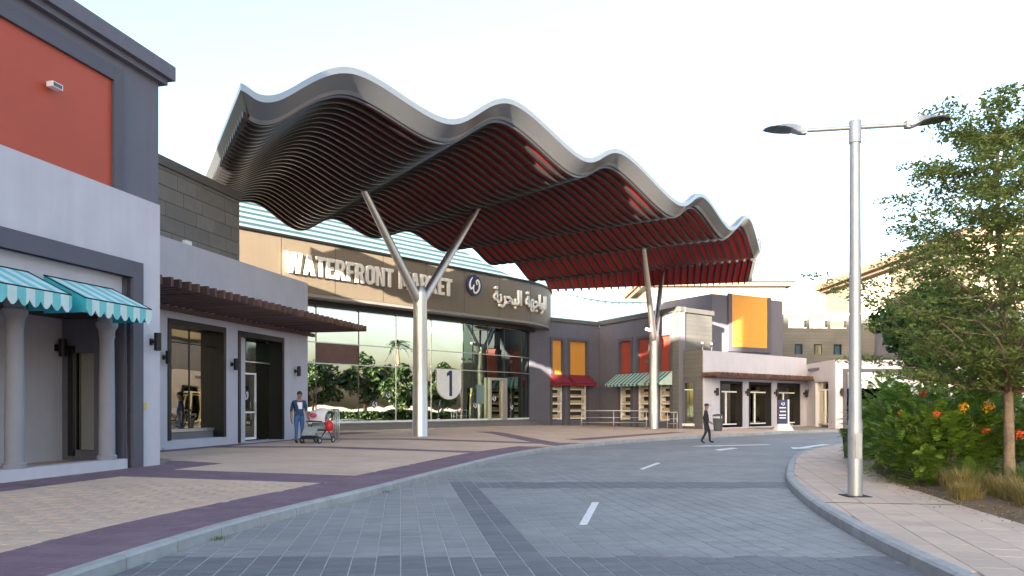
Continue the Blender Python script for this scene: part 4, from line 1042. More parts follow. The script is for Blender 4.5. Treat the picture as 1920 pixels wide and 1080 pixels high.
SF.part('side_pane', 'glass_shop', fs_, .452, 1.198, -.15, -.12, .46, 2.55); SF.part('side_pane', 'glass_dark', fs_, .452, 1.198, -.15, -.12, 2.62, 3.0); SF.part('side_transom', 'white_plain', fs_, .452, 1.198, -.15, -.08, 2.553, 2.617); SF.part('side_sill', 'white_plain', fs_, .352, 1.298, -.15, .08, .302, .457)
RB.part('roof', 'slate', fs_, .41, rl, -5, -.51, 4.4, 4.6); RB.part('dark_interior', 'dark_room', fs_, .5, rl-.5, -2.2, -2.1, 0, 4.3)
for i, h in enumerate(ops):
    f = MB(); RB.box(f, h[0]+.002, h[0]+.14, -.45, .02, h[2], h[3]-.16); RB.box(f, h[1]-.14, h[1]-.002, -.45, .02, h[2], h[3]-.16); RB.box(f, h[0]+.002, h[1]-.002, -.45, .02, h[3]-.158, h[3]-.002); f.build('door_surround', 'dark_frame', fs_)
    RB.part('shop_pane', 'glass_dark', fs_, h[0]+.145, h[1]-.145, -.42, -.40, h[2]+.25, h[3]-.17)
    f = MB(); mid = h[0]+.145+(h[1]-h[0]-.29)*.45
    RB.box(f, mid, mid+.09, -.395, -.33, h[2]+.3, h[3]-.72); RB.box(f, h[0]+.145, h[1]-.145, -.395, -.33, h[3]-.715, h[3]-.63); RB.box(f, h[0]+.145, h[1]-.145, -.395, -.33, h[2]+.22, h[2]+.295)
    f.build('door', 'white_plain', fs_); RB.part('door_step', 'lilac', fs_, h[0]-.05, h[1]+.05, .003, .3, -.1, .2)
pg2 = empty('slat_canopy', RB.P(5, .2, 3.3), 'thin brown timber canopy over the doors of the far lilac shop', 'pergola')
a_ = RB.at_u(1337, .9); a_e = RB.at_u(1552, .9)
while a_ < a_e: RB.part('slat', 'wood', pg2, a_, a_+.12, .02, 1.3, 3.42, 3.62); a_ += .5
for o_ in (.1, 1.15): RB.part('beam', 'wood', pg2, RB.at_u(1337, .9), a_e, o_, o_+.1, 3.30, 3.415)
for u, nm in ((1340, 'left of the first far doorway'), (1398, 'between the first and second far doorways'), (1452, 'between the second and third far doorways'), (1507, 'right of the third far doorway')):
    wall_lamp(RB, RB.at_u(u), 0, 2.45, 'black wall lamp '+nm, 1.25)
# end block
C2 = Vector((20.8, 48.0, 0)); e2 = RB.P(rl, 0, 0)
EB = Frame(20.8, 48.0, 1.0, 0.02); eb = empty('shop_building', (22, 48, 0), 'far right lilac shop unit with a pale awning beside the lamp post', 'building')
EL = Frame(e2.x, e2.y, C2.x-e2.x, C2.y-e2.y); el = (C2-e2).length
w = MB(); hL = (EL.at_u(1529), EL.at_u(1553), .12, 3.2); EL.wall(w, 0, el, -.1, 4.55, -.4, 0, [hL]); w.build('side_wall', 'lilac', eb)
EL.part('side_pane', 'glass_shop', eb, hL[0], hL[1], -.3, -.27, .4, 3.2); fe = MB(); mid = (hL[0]+hL[1])/2; EL.box(fe, mid-.06, mid+.06, -.26, -.2, .4, 2.6); EL.box(fe, hL[0], hL[1], -.265, -.205, 2.603, 2.7); EL.box(fe, hL[0], hL[1], -.265, -.205, .3, .398); fe.build('door_frame', 'white_plain', eb)
w = MB(); hE = (EB.at_u(1581), EB.at_u(1690), .3, 3.7); EB.wall(w, 0, 9.5, -.1, 4.52, -.4, 0, [hE]); w.build('wall', 'lilac', eb)
f = MB(); EB.box(f, hE[0]-.02, hE[0]+.22, -.3, .05, -.1, 3.95); EB.box(f, hE[0]+.221, hE[1]+.2, -.3, .05, 3.72, 3.95); EB.box(f, hE[1], hE[1]+.2, -.3, .05, -.1, 3.718); f.build('opening_frame', 'slate_frame', eb)
EB.part('dark_interior', 'dark_room', eb, .3, 9, -1.7, -1.6, 0, 4.3); EB.part('roof', 'slate', eb, .3, 9.4, -5, -.42, 4.0, 4.2)
for k_ in range(4): EB.part('shop_pane', 'glass_dark', eb, hE[0]+.25+k_*.95, hE[0]+1.15+k_*.95, -.35, -.32, .35, 2.7)
awning(EB, hE[0]+.25, hE[1]-.02, 3.7, 2.85, .9, .2, 'awning_pale', 'awning_pale', 'pale grey white awning partly hidden behind the lamp post', None, .3, 'alu', .055)
wall_lamp(EB, EB.at_u(1576), 0, 2.45, 'black wall lamp on the pier left of the lamp post', 1.25)

# big beige halls behind
hb_ = empty('market_hall', (22, 80, 0), 'sunlit beige hall with cornice rising behind the amber panel', 'building')
MB().box(14.6, 29.3, 80, 110, 0, 14.3).build('wall', 'beige', hb_); MB().box(14.0, 29.9, 79.4, 110, 14.303, 14.75).build('cornice', 'beige_trim', hb_); MB().box(13.8, 30.2, 79.1, 110, 14.753, 15.2).build('cornice_cap', 'beige_trim', hb_)
MB().box(24.9, 25.5, 79.5, 79.98, 9, 13.2).build('downpipe', 'beige_trim', hb_)
rh = empty('roof_hall', (6, 62, 0), 'long hall with pale turquoise sloping roof beyond the grey pavilion', 'building')
MB().add([(-4, 63, 8.4), (15.5, 63, 8.4), (15.5, 84, 13.6), (-4, 84, 13.6), (-4, 63, 8.2), (15.5, 63, 8.2), (15.5, 84, 13.4), (-4, 84, 13.4)], [(0, 1, 2, 3), (7, 6, 5, 4), (0, 4, 5, 1), (1, 5, 6, 2), (2, 6, 7, 3), (3, 7, 4, 0)]).build('roof', 'pale_roof', rh)
MB().box(-3.8, 15.3, 63.4, 83.5, 0, 8.19).build('wall', 'slate', rh)
RBB = Frame(31.9, 76.0, 0, -1)      # facade running towards the viewer, facing left
rb = empty('market_hall', (32, 66, 0), 'sunlit beige hall with pierced lattice screen behind the trees on the right', 'building')
fx = 31.9
MB().box(fx, 46, 52, 76, 8.3, 13.0).build('wall', 'beige', rb); MB().box(fx+.003, 45.9, 52.1, 75.9, 0, 8.298).build('base_wall', 'slate', rb)
MB().box(fx-.5, 46.2, 51.7, 76.3, 13.003, 13.3).build('cornice', 'beige_trim', rb); MB().box(fx-.9, 46.4, 51.3, 76.6, 13.303, 13.85).build('cornice_cap', 'beige_trim', rb); MB().box(fx-.2, fx-.004, 52.2, 75.8, 8.1, 8.35).build('ledge', 'dark_frame', rb)
random.seed(5)
scr = MB()
def bar(y0, z0, y1, z1, w_=0.055):
    d = Vector((0, y1-y0, z1-z0)); nn = Vector((0, -d.z, d.y)).normalized()*w_
    A, B = Vector((0, y0, z0)), Vector((0, y1, z1)); xs = (fx-.34, fx-.22)
    scr.add([Vector((x, 0, 0))+q for x in xs for q in (A-nn, B-nn, B+nn, A+nn)], [(0, 1, 2, 3), (7, 6, 5, 4), (0, 4, 5, 1), (1, 5, 6, 2), (2, 6, 7, 3), (3, 7, 4, 0)])
y0s, y1s, z0s, z1s = 62.6, 68.6, 8.5, 12.6; nd = 8; cs = (y1s-y0s)/nd
for i in range(nd):
    for j in range(6):
        cy, cz = y0s+(i+.5)*cs, z0s+(j+.5)*(z1s-z0s)/6; rr_ = cs*.52
        pts8 = [(cy+rr_*(1.0 if k % 2 else .55)*math.cos(R(45*k+22)), cz+rr_*(1.0 if k % 2 else .55)*math.sin(R(45*k+22))) for k in range(8)]
        for k in range(8): bar(*pts8[k], *pts8[(k+1) % 8])
bar(y0s, z0s, y1s, z0s, .08); bar(y0s, z1s, y1s, z1s, .08); bar(y0s, z0s, y0s, z1s, .08); bar(y1s, z0s, y1s, z1s, .08)
scr.build('lattice_screen', 'lattice', rb); MB().box(fx-.2, fx-.01, y0s+.1, y1s-.1, z0s, z0s+1.5).build('screen_window', 'blue_glass', rb)

# ------------------------------------------------------------------ street furniture
def railing(pts, z, h, label, posts=1.6, zb=0.0):
    t = empty('handrail', (pts[0][0], pts[0][1], z), label, 'railing')
    P = [Vector((x, y, 0)) for x, y in pts]
    for hz, r in ((h, .030), (h*.62, .014), (h*.34, .014)): MB().tube([p_+Vector((0, 0, z+hz)) for p_ in P], r, 8).build('rail', 'alu', t, smooth=True)
    for a, b_ in zip(P, P[1:]):
        n_ = max(1, round((b_-a).length/posts))
        for i in range(n_+1):
            if i == n_ and b_ is not P[-1]: continue
            q_ = a.lerp(b_, i/n_); MB().tube([q_+Vector((0, 0, z-.05)), q_+Vector((0, 0, z+h))], .026, 8).build('post', 'alu', t, smooth=True)
railing([(4.3, 46.2), (8.2, 45.6)], .17, 1.1, 'long steel handrail in front of the grey pavilion, left of the far column')
railing([(9.45, 45.4), (10.0, 45.2), (10.1, 46.6)], .13, 1.05, 'short steel handrail right of the far canopy column')
railing([(-6.35, 27.4), (-7.6, 31.8)], .28, 1.15, 'steel handrail by the pushchair, running back to the entrance glass', 1.5)

# street lamp
lx, ly = 5.56, 12.1
lp = empty('street_lamp', (lx, ly, .13), 'tall grey street lamp post with two arms and leaf shaped heads', 'street lamp')
MB().lathe((lx, ly, .13), [(.112, 0), (.110, 1.2), (.098, 1.25), (.078, 5.6), (.078, 5.75)], 24).build('pole', 'galv', lp, smooth=True, angle=40)
MB().lathe((lx, ly, 5.85), [(.094, 0), (.094, .34), (.085, .36)], 24).build('pole_cap', 'galv', lp, smooth=True, angle=40)
MB().box(lx-.19, lx+.19, ly-.19, ly+.19, .128, .142).build('base_plate', 'rubber', lp)
MB().box(lx-.05, lx+.05, ly-.128, ly-.118, .75, 1.15).build('access_door', 'galv', lp)
ad = Vector((.985, -.17, 0)).normalized(); az = 6.10
an = Vector((-ad.y, ad.x, 0))
for sg_ in (-1, 1):
    base = Vector((lx, ly, az)); e_ = base+ad*sg_*.84+Vector((0, 0, .0))
    MB().tube([base, e_], .033, 10).build('arm', 'galv', lp, smooth=True, angle=50)
    mb = MB(); mb.box(-.001, .001, -.001, .001, -.001, .001); mb = MB()
    prof = [(.78, .05, .05, -.02), (.84, .07, .085, -.05), (.90, .08, .10, -.03), (.99, .12, .11, .01), (1.10, .17, .10, .03), (1.23, .17, .085, .045), (1.36, .11, .07, .055), (1.43, .03, .055, .05)]
    vs = []; fs = []
    for (dd, hw_, zt_, zb_) in prof:
        c = base+ad*sg_*dd
        vs += [c-an*hw_+Zv(zb_+.01), c-an*hw_*.7+Zv(zb_-.01), c+an*hw_*.7+Zv(zb_-.01), c+an*hw_+Zv(zb_+.01), c+an*hw_*.6+Zv(zt_), c-an*hw_*.6+Zv(zt_)]
    for k in range(len(prof)-1):
        for q_ in range(6): fs.append((6*k+q_, 6*k+(q_+1) % 6, 6*k+6+(q_+1) % 6, 6*k+6+q_))
    fs += [tuple(range(5, -1, -1)), tuple(6*(len(prof)-1)+q_ for q_ in range(6))]
    hd_ = mb.add(vs, fs).build('lamp_head', 'galv', lp, smooth=True, angle=35)
    vs = []
    for (dd, hw_, zt_, zb_) in prof[3:]: c = base+ad*sg_*dd; vs += [c-an*hw_*.9+Zv(zb_-.012), c+an*hw_*.9+Zv(zb_-.012)]
    MB().add(vs, [(2*k, 2*k+1, 2*k+3, 2*k+2) for k in range(4)]).build('lens', 'lens', hd_)
    MB().box(*(lambda c: (c.x-.05, c.x+.05, c.y-.05, c.y+.05, c.z-.06, c.z+.05))(base+ad*sg_*.80)).build('tilt_joint', 'galv', lp)

# litter bins, information board
bx_, by_ = 11.75, 42.6
t = empty('litter_bin', (bx_, by_, .12), 'round dark grey litter bin behind the walking pedestrian', 'bin')
MB().lathe((bx_, by_, .12), [(.20, 0), (.23, .05), (.29, .72), (.30, .74)], 18).build('body', 'bin_grey', t, smooth=True, angle=40)
MB().lathe((bx_, by_, .98), [(.30, 0), (.31, .03), (.24, .10), (.05, .13)], 18).build('lid', 'bin_grey', t, smooth=True, angle=40)
for k in range(3): a = 2*math.pi*k/3+.4; MB().box(bx_+.26*math.cos(a)-.025, bx_+.26*math.cos(a)+.025, by_+.26*math.sin(a)-.025, by_+.26*math.sin(a)+.025, .85, .99).build('lid_support', 'alu', t)
t = empty('waste_bin', (9.55, 20.6, .13), 'low dark box by the hedge behind the lamp post', 'bin')
MB().hexa([(9.3, 20.3, .13), (9.85, 20.3, .13), (9.85, 20.9, .13), (9.3, 20.9, .13), (9.25, 20.25, .88), (9.9, 20.25, .88), (9.9, 20.95, .88), (9.25, 20.95, .88)]).build('body', 'black_metal', t); MB().box(9.22, 9.93, 20.22, 20.98, .883, .96).build('lid', 'black_metal', t)
ix, iy = 16.05, 44.2
t = empty('information_board', (ix, iy, .13), 'navy information board with white writing on a white weighted foot', 'sign')
MB().hexa([(ix-.50, iy-.4, .12), (ix+.50, iy-.4, .12), (ix+.50, iy+.4, .12), (ix-.50, iy+.4, .12), (ix-.30, iy-.12, .50), (ix+.32, iy-.12, .50), (ix+.32, iy+.12, .50), (ix-.30, iy+.12, .50)]).build('foot', 'white_plain', t)
bd = MB().box(ix-.32, ix+.26, iy-.04, iy+.04, .5, 1.92).build('board', 'navy', t); MB().box(ix+.262, ix+.34, iy-.05, iy+.05, .5, 1.94).build('edge_post', 'white_plain', t)
fnB = lambda a, o, z: Vector((ix-.03+a, iy-.045-o, z))
swirl(bd, lambda a, o, z: fnB(a, 0.002+o, 1.70+z), .13, 0)
for k, (wd_, zz) in enumerate(((.2, 1.42), (.17, 1.20), (.21, .98), (.20, .82))):
    x_ = -wd_
    while x_ < wd_-.02:
        lw_ = random.uniform(.03, .07); MB().box(ix-.03+x_, ix-.03+min(x_+lw_, wd_), iy-.048, iy-.0405, zz, zz+.075).build('print_mark', 'white_plain', bd); x_ += lw_+.018

# ------------------------------------------------------------------ people
def skin_mesh(name, verts, edges, radii, sub=2, root=0):
    me = bpy.data.meshes.new(name); me.from_pydata([tuple(v) for v in verts], edges, []); ob = bpy.data.objects.new(name, me); COL.objects.link(ob)
    md = ob.modifiers.new('skin', 'SKIN'); md.use_smooth_shade = True
    for i, r in enumerate(radii):
        sv = me.skin_vertices[0].data[i]; sv.radius = r if isinstance(r, tuple) else (r, r); sv.use_root = (i == root)
    ss = ob.modifiers.new('sub', 'SUBSURF'); ss.levels = sub; ss.render_levels = sub
    bpy.context.view_layer.update(); dg = bpy.context.evaluated_depsgraph_get(); out = bpy.data.meshes.new_from_object(ob.evaluated_get(dg))
    bpy.data.objects.remove(ob); bpy.data.meshes.remove(me); out.name = name; return out
def person(x, y, z, face, H, label, pose, colours, hair):
    """pose gives joint positions in units of body height, facing +x locally"""
    k = H; t = empty('person', (x, y, z), label, 'person'); t.rotation_euler = (0, 0, face)
    J = dict(pelvis=(0, 0, .52), belly=(0.005, 0, .60), chest=(0, 0, .74), neck=(.0, 0, .835), head0=(.012, 0, .875), head1=(.018, 0, .935), head2=(.008, 0, .975))
    for s_, sy in (('l', 1), ('r', -1)):
        J['hip'+s_] = (0, .055*sy, .50); J['knee'+s_] = (.015, .058*sy, .285); J['ank'+s_] = (-.01, .060*sy, .045); J['toe'+s_] = (.085, .070*sy, .018)
        J['sho'+s_] = (0, .115*sy, .79); J['elb'+s_] = (-.02, .150*sy, .63); J['wri'+s_] = (.03, .150*sy, .49)
    J.update(pose)
    names = list(J); idx = {n_: i for i, n_ in enumerate(names)}
    rad = dict(pelvis=(.075, .095), belly=(.072, .088), chest=(.075, .100), neck=.033, head0=(.042, .040), head1=(.056, .046), head2=(.040, .036))
    for s_ in 'lr': rad.update({'hip'+s_: .058, 'knee'+s_: .037, 'ank'+s_: .026, 'toe'+s_: (.020, .016), 'sho'+s_: .042, 'elb'+s_: .029, 'wri'+s_: .021})
    ed = [('pelvis', 'belly'), ('belly', 'chest'), ('chest', 'neck'), ('neck', 'head0'), ('head0', 'head1'), ('head1', 'head2')]
    for s_ in 'lr': ed += [('pelvis', 'hip'+s_), ('hip'+s_, 'knee'+s_), ('knee'+s_, 'ank'+s_), ('ank'+s_, 'toe'+s_), ('chest', 'sho'+s_), ('sho'+s_, 'elb'+s_), ('elb'+s_, 'wri'+s_)]
    verts = [Vector(J[n_])*k for n_ in names]; radii = [tuple(q*k for q in rad[n_]) if isinstance(rad[n_], tuple) else rad[n_]*k for n_ in names]
    # hands: palm plus five fingers as continuing chains
    edges = [(idx[a], idx[b_]) for a, b_ in ed]
    for s_, sy in (('l', 1), ('r', -1)):
        W = Vector(J['wri'+s_])*k; d = (W-Vector(J['elb'+s_])*k).normalized(); side = Vector((1, 0, 0))-d*d.x; side.normalize(); nrm = d.cross(side)
        pi = len(verts); verts.append(W+d*.045*k); radii.append((.022*k, .013*k)); edges.append((idx['wri'+s_], pi))
        for f_, (off, ln) in enumerate(((-.017, .040), (-.006, .047), (.006, .045), (.017, .036))):
            a_i = len(verts); verts.append(W+d*.068*k+side*off*k); radii.append(.0055*k); edges.append((pi, a_i))
            b_i = len(verts); verts.append(W+d*(.068+ln*.6)*k+side*off*k*1.05+nrm*.008*sy*k); radii.append(.0050*k); edges.append((a_i, b_i))
            c_i = len(verts); verts.append(W+d*(.068+ln)*k+side*off*k*1.05+nrm*.020*sy*k); radii.append(.0042*k); edges.append((b_i, c_i))
        a_i = len(verts); verts.append(W+d*.040*k+side*.030*k); radii.append(.0065*k); edges.append((pi, a_i))
        b_i = len(verts); verts.append(W+d*.070*k+side*.040*k); radii.append(.0055*k); edges.append((a_i, b_i))
    me = skin_mesh('body', verts, edges, radii, 2)
    ms = ['skin', colours['top'], colours['legs'], colours['shoes'], colours.get('front', colours['top'])]
    for m_ in ms: me.materials.append(MATS[m_])
    chest_z = J['chest'][2]*k
    seg = [(Vector(J[a])*k, Vector(J[b_])*k, a, b_) for a, b_ in ed]
    for pgn in me.polygons:
        c = pgn.center; best = (9, None)
        for A, B, a, b_ in seg:
            dd = B-A; u_ = max(0, min(1, (c-A).dot(dd)/dd.length_squared)); d_ = (c-A-dd*u_).length
            if d_ < best[0]: best = (d_, a, b_, u_)
        _, a, b_, u_ = best
        m_ = 0
        if a in ('pelvis', 'belly', 'chest') and not b_.startswith('hip'):
            m_ = 1
            if c.z < .515*k: m_ = 2
            if a == 'chest' and b_ == 'neck' and u_ > .75: m_ = 0
            if m_ == 1 and c.z > .68*k and c.z < .80*k and c.x > .03*k and abs(c.y) < .03*k: m_ = 4
        if b_.startswith('hip') or a.startswith('hip') or a.startswith('knee'): m_ = 2
        if a.startswith('ank') or (a.startswith('knee') and u_ > .92): m_ = 3
        if a.startswith('sho') or (a.startswith('elb') and u_ < colours.get('sleeve', .05)): m_ = 1
        if c.z > .5*k and m_ == 2 and c.z > .53*k: m_ = 1
        pgn.material_index = m_
    ob = bpy.data.objects.new('body', me); COL.objects.link(ob); ob.parent = t
    me.polygons.foreach_set('use_smooth', [True]*len(me.polygons))
    hd0 = Vector(J['head1'])*k
    def loc_build(mb, name, mat, smooth=True):
        o = mb.build(name, mat, None, smooth=smooth); o.parent = t; return o
    if hair == 'short':
        m_ = MB().ball(hd0+Vector((-.012, 0, .018))*k, .060*k, 14, 9, (1.0, .86, .92)); keep = [v for v in m_.v]
        m_.f = [f_ for f_ in m_.f if sum(keep[i][2] for i in f_)/len(f_) > hd0.z+.004*k or sum(keep[i][0] for i in f_)/len(f_) < hd0.x-.02*k]
        loc_build(m_, 'hair', 'hair')
    elif hair == 'cap':
        m_ = MB().ball(hd0+Vector((-.004, 0, .016))*k, .060*k, 14, 9, (1.0, .88, .85)); keep = m_.v[:]
        m_.f = [f_ for f_ in m_.f if sum(keep[i][2] for i in f_)/len(f_) > hd0.z+.012*k]
        m_.box(hd0.x+.03*k, hd0.x+.105*k, -.04*k, .04*k, hd0.z+.022*k, hd0.z+.030*k); loc_build(m_, 'cap', 'black_cloth')
    for sy in (-1, 1):
        loc_build(MB().ball(hd0+Vector((-.004, .044*sy, -.004))*k, .011*k, 8, 5, (1, .5, 1.3)), 'ear', 'skin')
        loc_build(MB().ball(hd0+Vector((.0475, .017*sy, -.002))*k, .0055*k, 6, 4), 'eye', 'hair')
    loc_build(MB().add([hd0+Vector(q_)*k for q_ in ((.047, -.009, -.022), (.047, .009, -.022), (.066, 0, -.018), (.050, 0, .006))], [(0, 1, 2), (0, 2, 3), (1, 3, 2)]), 'nose', 'skin', False)
    loc_build(MB().ball(hd0+Vector((.043, 0, -.036))*k, .010*k, 8, 4, (.6, 1.5, .35)), 'mouth', 'maroon')
    return t
mx, my = -7.30, 25.6; mz = plaza_z(mx, my)
person(mx, my, mz, R(-52), 1.78, 'man in navy jacket and blue jeans standing by the wall next to the pushchair',
       {'elbl': (-.02, .15, .635), 'wril': (.06, .15, .51), 'elbr': (-.03, -.145, .63), 'wrir': (-.01, -.15, .49), 'head1': (.024, .006, .935)},
       dict(top='navy_cloth', legs='denim', shoes='black_cloth', front='white_cloth', sleeve=.15), 'short')
person(8.08, 31.1, 0.0, R(-22), 1.68, 'pedestrian in black clothes and cap walking across the road',
       {'kneel': (.075, .052, .29), 'ankl': (.09, .05, .055), 'toel': (.185, .055, .045), 'kneer': (.005, -.052, .285), 'ankr': (-.105, -.05, .07), 'toer': (-.02, -.055, .018),
        'elbl': (-.075, .14, .64), 'wril': (-.05, .14, .52), 'elbr': (.01, -.15, .63), 'wrir': (.10, -.12, .55)},
       dict(top='black_cloth', legs='black_cloth', shoes='black_cloth', sleeve=.8), 'cap')

# pushchair
px_, py_ = -6.72, 25.75; pz = plaza_z(px_, py_)
t = empty('pushchair', (px_, py_, pz), 'grey and white pushchair with pink trim beside the standing man', 'pushchair')
def PP(x, y, z): a = R(-20); x *= 1.32; y *= 1.2; return Vector((px_+x*math.cos(a)-y*math.sin(a), py_+x*math.sin(a)+y*math.cos(a), pz+z*1.12))
fmx = MB()
for sx in (-.26, .26):
    fmx.tube([PP(sx, .50, 1.02), PP(sx, .10, .48), PP(sx, -.30, .10)], .016, 8); fmx.tube([PP(sx, -.05, .62), PP(sx, .36, .10)], .016, 8)
fmx.tube([PP(-.26, .5, 1.02), PP(.26, .5, 1.02)], .02, 8); fmx.tube([PP(-.26, .36, .1), PP(.26, .36, .1)], .014, 8); fmx.tube([PP(-.26, .02, .4), PP(.26, .02, .4)], .014, 8)
fmx.build('frame', 'black_metal', t, smooth=True, angle=50)
for sx in (-.27, .27):
    for yy in (-.31, .36):
        wl_ = MB(); ring = [PP(sx, yy+.085*math.cos(a), .10+.085*math.sin(a)) for a in [2*math.pi*i/14 for i in range(15)]]; wl_.tube(ring, .022, 6, False); wo = wl_.build('wheel', 'rubber', t, smooth=True)
        MB().tube([PP(sx-.02, yy, .10), PP(sx+.02, yy, .10)], .05, 10).build('hub', 'alu', wo)
def quadslab(name, mat, pts, th=.035, par=None):
    n_ = (pts[1]-pts[0]).cross(pts[3]-pts[0]).normalized()*th; MB().hexa(pts+[q_+n_ for q_ in pts]).build(name, mat, par or t)
quadslab('seat', 'grey_cloth', [PP(-.22, -.28, .46), PP(.22, -.28, .46), PP(.22, .10, .44), PP(-.22, .10, .44)], .06)
quadslab('backrest', 'grey_cloth', [PP(-.22, .11, .44), PP(.22, .11, .44), PP(.22, .34, .88), PP(-.22, .34, .88)], .05)
quadslab('leg_rest', 'grey_cloth', [PP(-.2, -.42, .24), PP(.2, -.42, .24), PP(.2, -.285, .47), PP(-.2, -.285, .47)], .035)
quadslab('foot_tray', 'black_cloth', [PP(-.22, -.46, .15), PP(.22, -.46, .15), PP(.22, -.26, .20), PP(-.22, -.26, .20)], .03)
quadslab('basket', 'grey_cloth', [PP(-.22, -.2, .18), PP(.22, -.2, .18), PP(.22, .32, .18), PP(-.22, .32, .18)], .14)
hood = MB(); vs = []; fs = []
for i in range(9):
    a = R(-15+i*17)
    for j in range(7):
        b_ = -1+2*j/6; vs.append(PP(.25*b_, .26-.36*math.cos(a)*math.sqrt(max(.0, 1-.35*b_*b_)), .72+.36*math.sin(a)*math.sqrt(max(0, 1-.35*b_*b_))))
fs = [(i*7+j, i*7+j+1, (i+1)*7+j+1, (i+1)*7+j) for i in range(8) for j in range(6)]
hood.add(vs, fs).build('hood', 'white_cloth', t, smooth=True)
MB().ball(PP(-.02, -.16, .86), .10, 10, 6, (1.3, .3, .8)).build('hood_motif', 'pink_cloth', t, smooth=True)
MB().tube([PP(-.24, -.14, .66), PP(0, -.26, .68), PP(.24, -.14, .66)], .022, 8).build('bumper_bar', 'black_cloth', t, smooth=True)
rbx = empty('shopping_bag', PP(.42, -.05, .30), 'round red bag hanging on the side of the pushchair', 'bag')
MB().ball(PP(.40, -.05, .53), .19, 16, 10, (.75, .7, 1.0)).build('pouch', 'red_plastic', rbx, smooth=True); MB().tube([PP(.38, -.05, .70), PP(.30, 0, .80), PP(.24, .05, .72)], .014, 6).build('strap', 'red_plastic', rbx)

# ------------------------------------------------------------------ planting
def leaf_quads(mb, centre, size, nrm, fold=0.25, aspect=0.45):
    d = Vector((random.gauss(0, 1), random.gauss(0, 1), random.gauss(0, .5))); d -= nrm*d.dot(nrm)
    if d.length < 1e-4: return
    d.normalize(); s_ = nrm.cross(d)*size*aspect; d *= size; up = nrm*size*fold*.4
    b = len(mb.v); c = centre
    mb.v += [tuple(c-d*.5), tuple(c+s_*.5+up), tuple(c+d*.5), tuple(c-s_*.5+up)]
    mb.f.append((b, b+1, b+2, b+3))
def rnd_norm(bias=1.0):
    v = Vector((random.gauss(0, 1), random.gauss(0, 1), random.gauss(0, 1)+bias)); return v.normalized()
def spray(mb, c, rx, rz, n, size, bias=1.2, aspect=.45):
    for _ in range(n):
        a = random.uniform(0, 2*math.pi); r = rx*math.sqrt(random.random()); z = random.gauss(0, rz*.5)
        leaf_quads(mb, c+Vector((r*math.cos(a), r*math.sin(a), z-.12*r*r/max(rx, .1))), size*random.uniform(.7, 1.3), rnd_norm(bias), aspect=aspect)
def limb(mb, a, b, r0, r1, n=6, wob=.06):
    pts = []; 
    for i in range(n+1):
        k_ = i/n; w_ = Vector((random.uniform(-1, 1), random.uniform(-1, 1), random.uniform(-.4, .4)))*wob*(b-a).length*math.sin(math.pi*k_)
        pts.append(a.lerp(b, k_)+w_)
    mb.tube(pts, [r0+(r1-r0)*i/n for i in range(n+1)], 7); return pts
def layered_tree(base, top, label, spread, seed, leaf='leaf_fine', lsize=.085, dens=1.0, first=1.9, group=None, lean=(0, 0)):
    random.seed(seed); t = empty('tree', base, label, 'tree', group)
    trunk = MB(); crown = MB(); lm = MB()
    h = top-base.z; pts = []
    for i in range(13):
        k_ = i/12; pts.append(base+Vector((lean[0]*k_*(1.6-k_)+.05*math.sin(k_*7), lean[1]*k_+.05*math.cos(k_*6)-.05, h*.93*k_-.05)))
    trunk.tube(pts, [.10-.088*i/12+(.03 if i == 0 else 0) for i in range(13)], 10)
    z = first; lev = 0
    def on_trunk(zz):
        k_ = max(0, min(.999, (zz)/(h*.93)))*12; i = int(k_); return pts[i].lerp(pts[min(i+1, 12)], k_-i)
    while z < h*.93:
        f_ = (z-first)/(h-first); R_ = spread*((1-f_)**.9)*(.62+.38*min(1, f_*3))+.12
        nb = random.choice((5, 6)) if f_ < .7 else 4; a0 = random.uniform(0, 6.28); zt = z
        for b_ in range(nb):
            a = a0+2*math.pi*b_/nb+random.uniform(-.35, .35); L = R_*random.uniform(.55, 1.18); st_ = on_trunk(max(1.75, zt-.25-.38*L))
            en = on_trunk(zt)+Vector((L*math.cos(a), L*math.sin(a), .16*L+random.uniform(-.28, .34)))
            bp = limb(lm, st_, en, .028*(1-f_)+.008, .005)
            for q_ in bp[1:]:
                dd = (q_-bp[0]).length/max(L, .1)
                spray(crown, q_+Vector((0, 0, .04)), .16+.26*dd*L/1.8, .07, int(34*dens*(.5+dd)), lsize)
                for _ in range(2):
                    aa = a+random.choice((-1, 1))*random.uniform(.5, 1.1); e3 = q_+Vector((math.cos(aa), math.sin(aa), random.uniform(-.05, .25)))*L*.30
                    if random.random() < .8: limb(lm, q_, e3, .007, .003, 3); spray(crown, e3, .20+.10*L/1.8, .06, int(30*dens), lsize)
        z += random.uniform(.34, .62)*(1 if f_ < .6 else .8); lev += 1
    spray(crown, pts[-1], .3, .25, int(120*dens), lsize)
    trunk.build('trunk', 'bark', t, smooth=True); lm.build('limbs', 'bark', t, smooth=True); crown.build('crown', leaf, t)
    return t
layered_tree(Vector((8.86, 13.3, .13)), 7.6, 'slender tree with tiers of fine foliage beside the flowering hedge', 3.2, 11, dens=1.4, first=1.9, lsize=.088, lean=(-.25, .1))
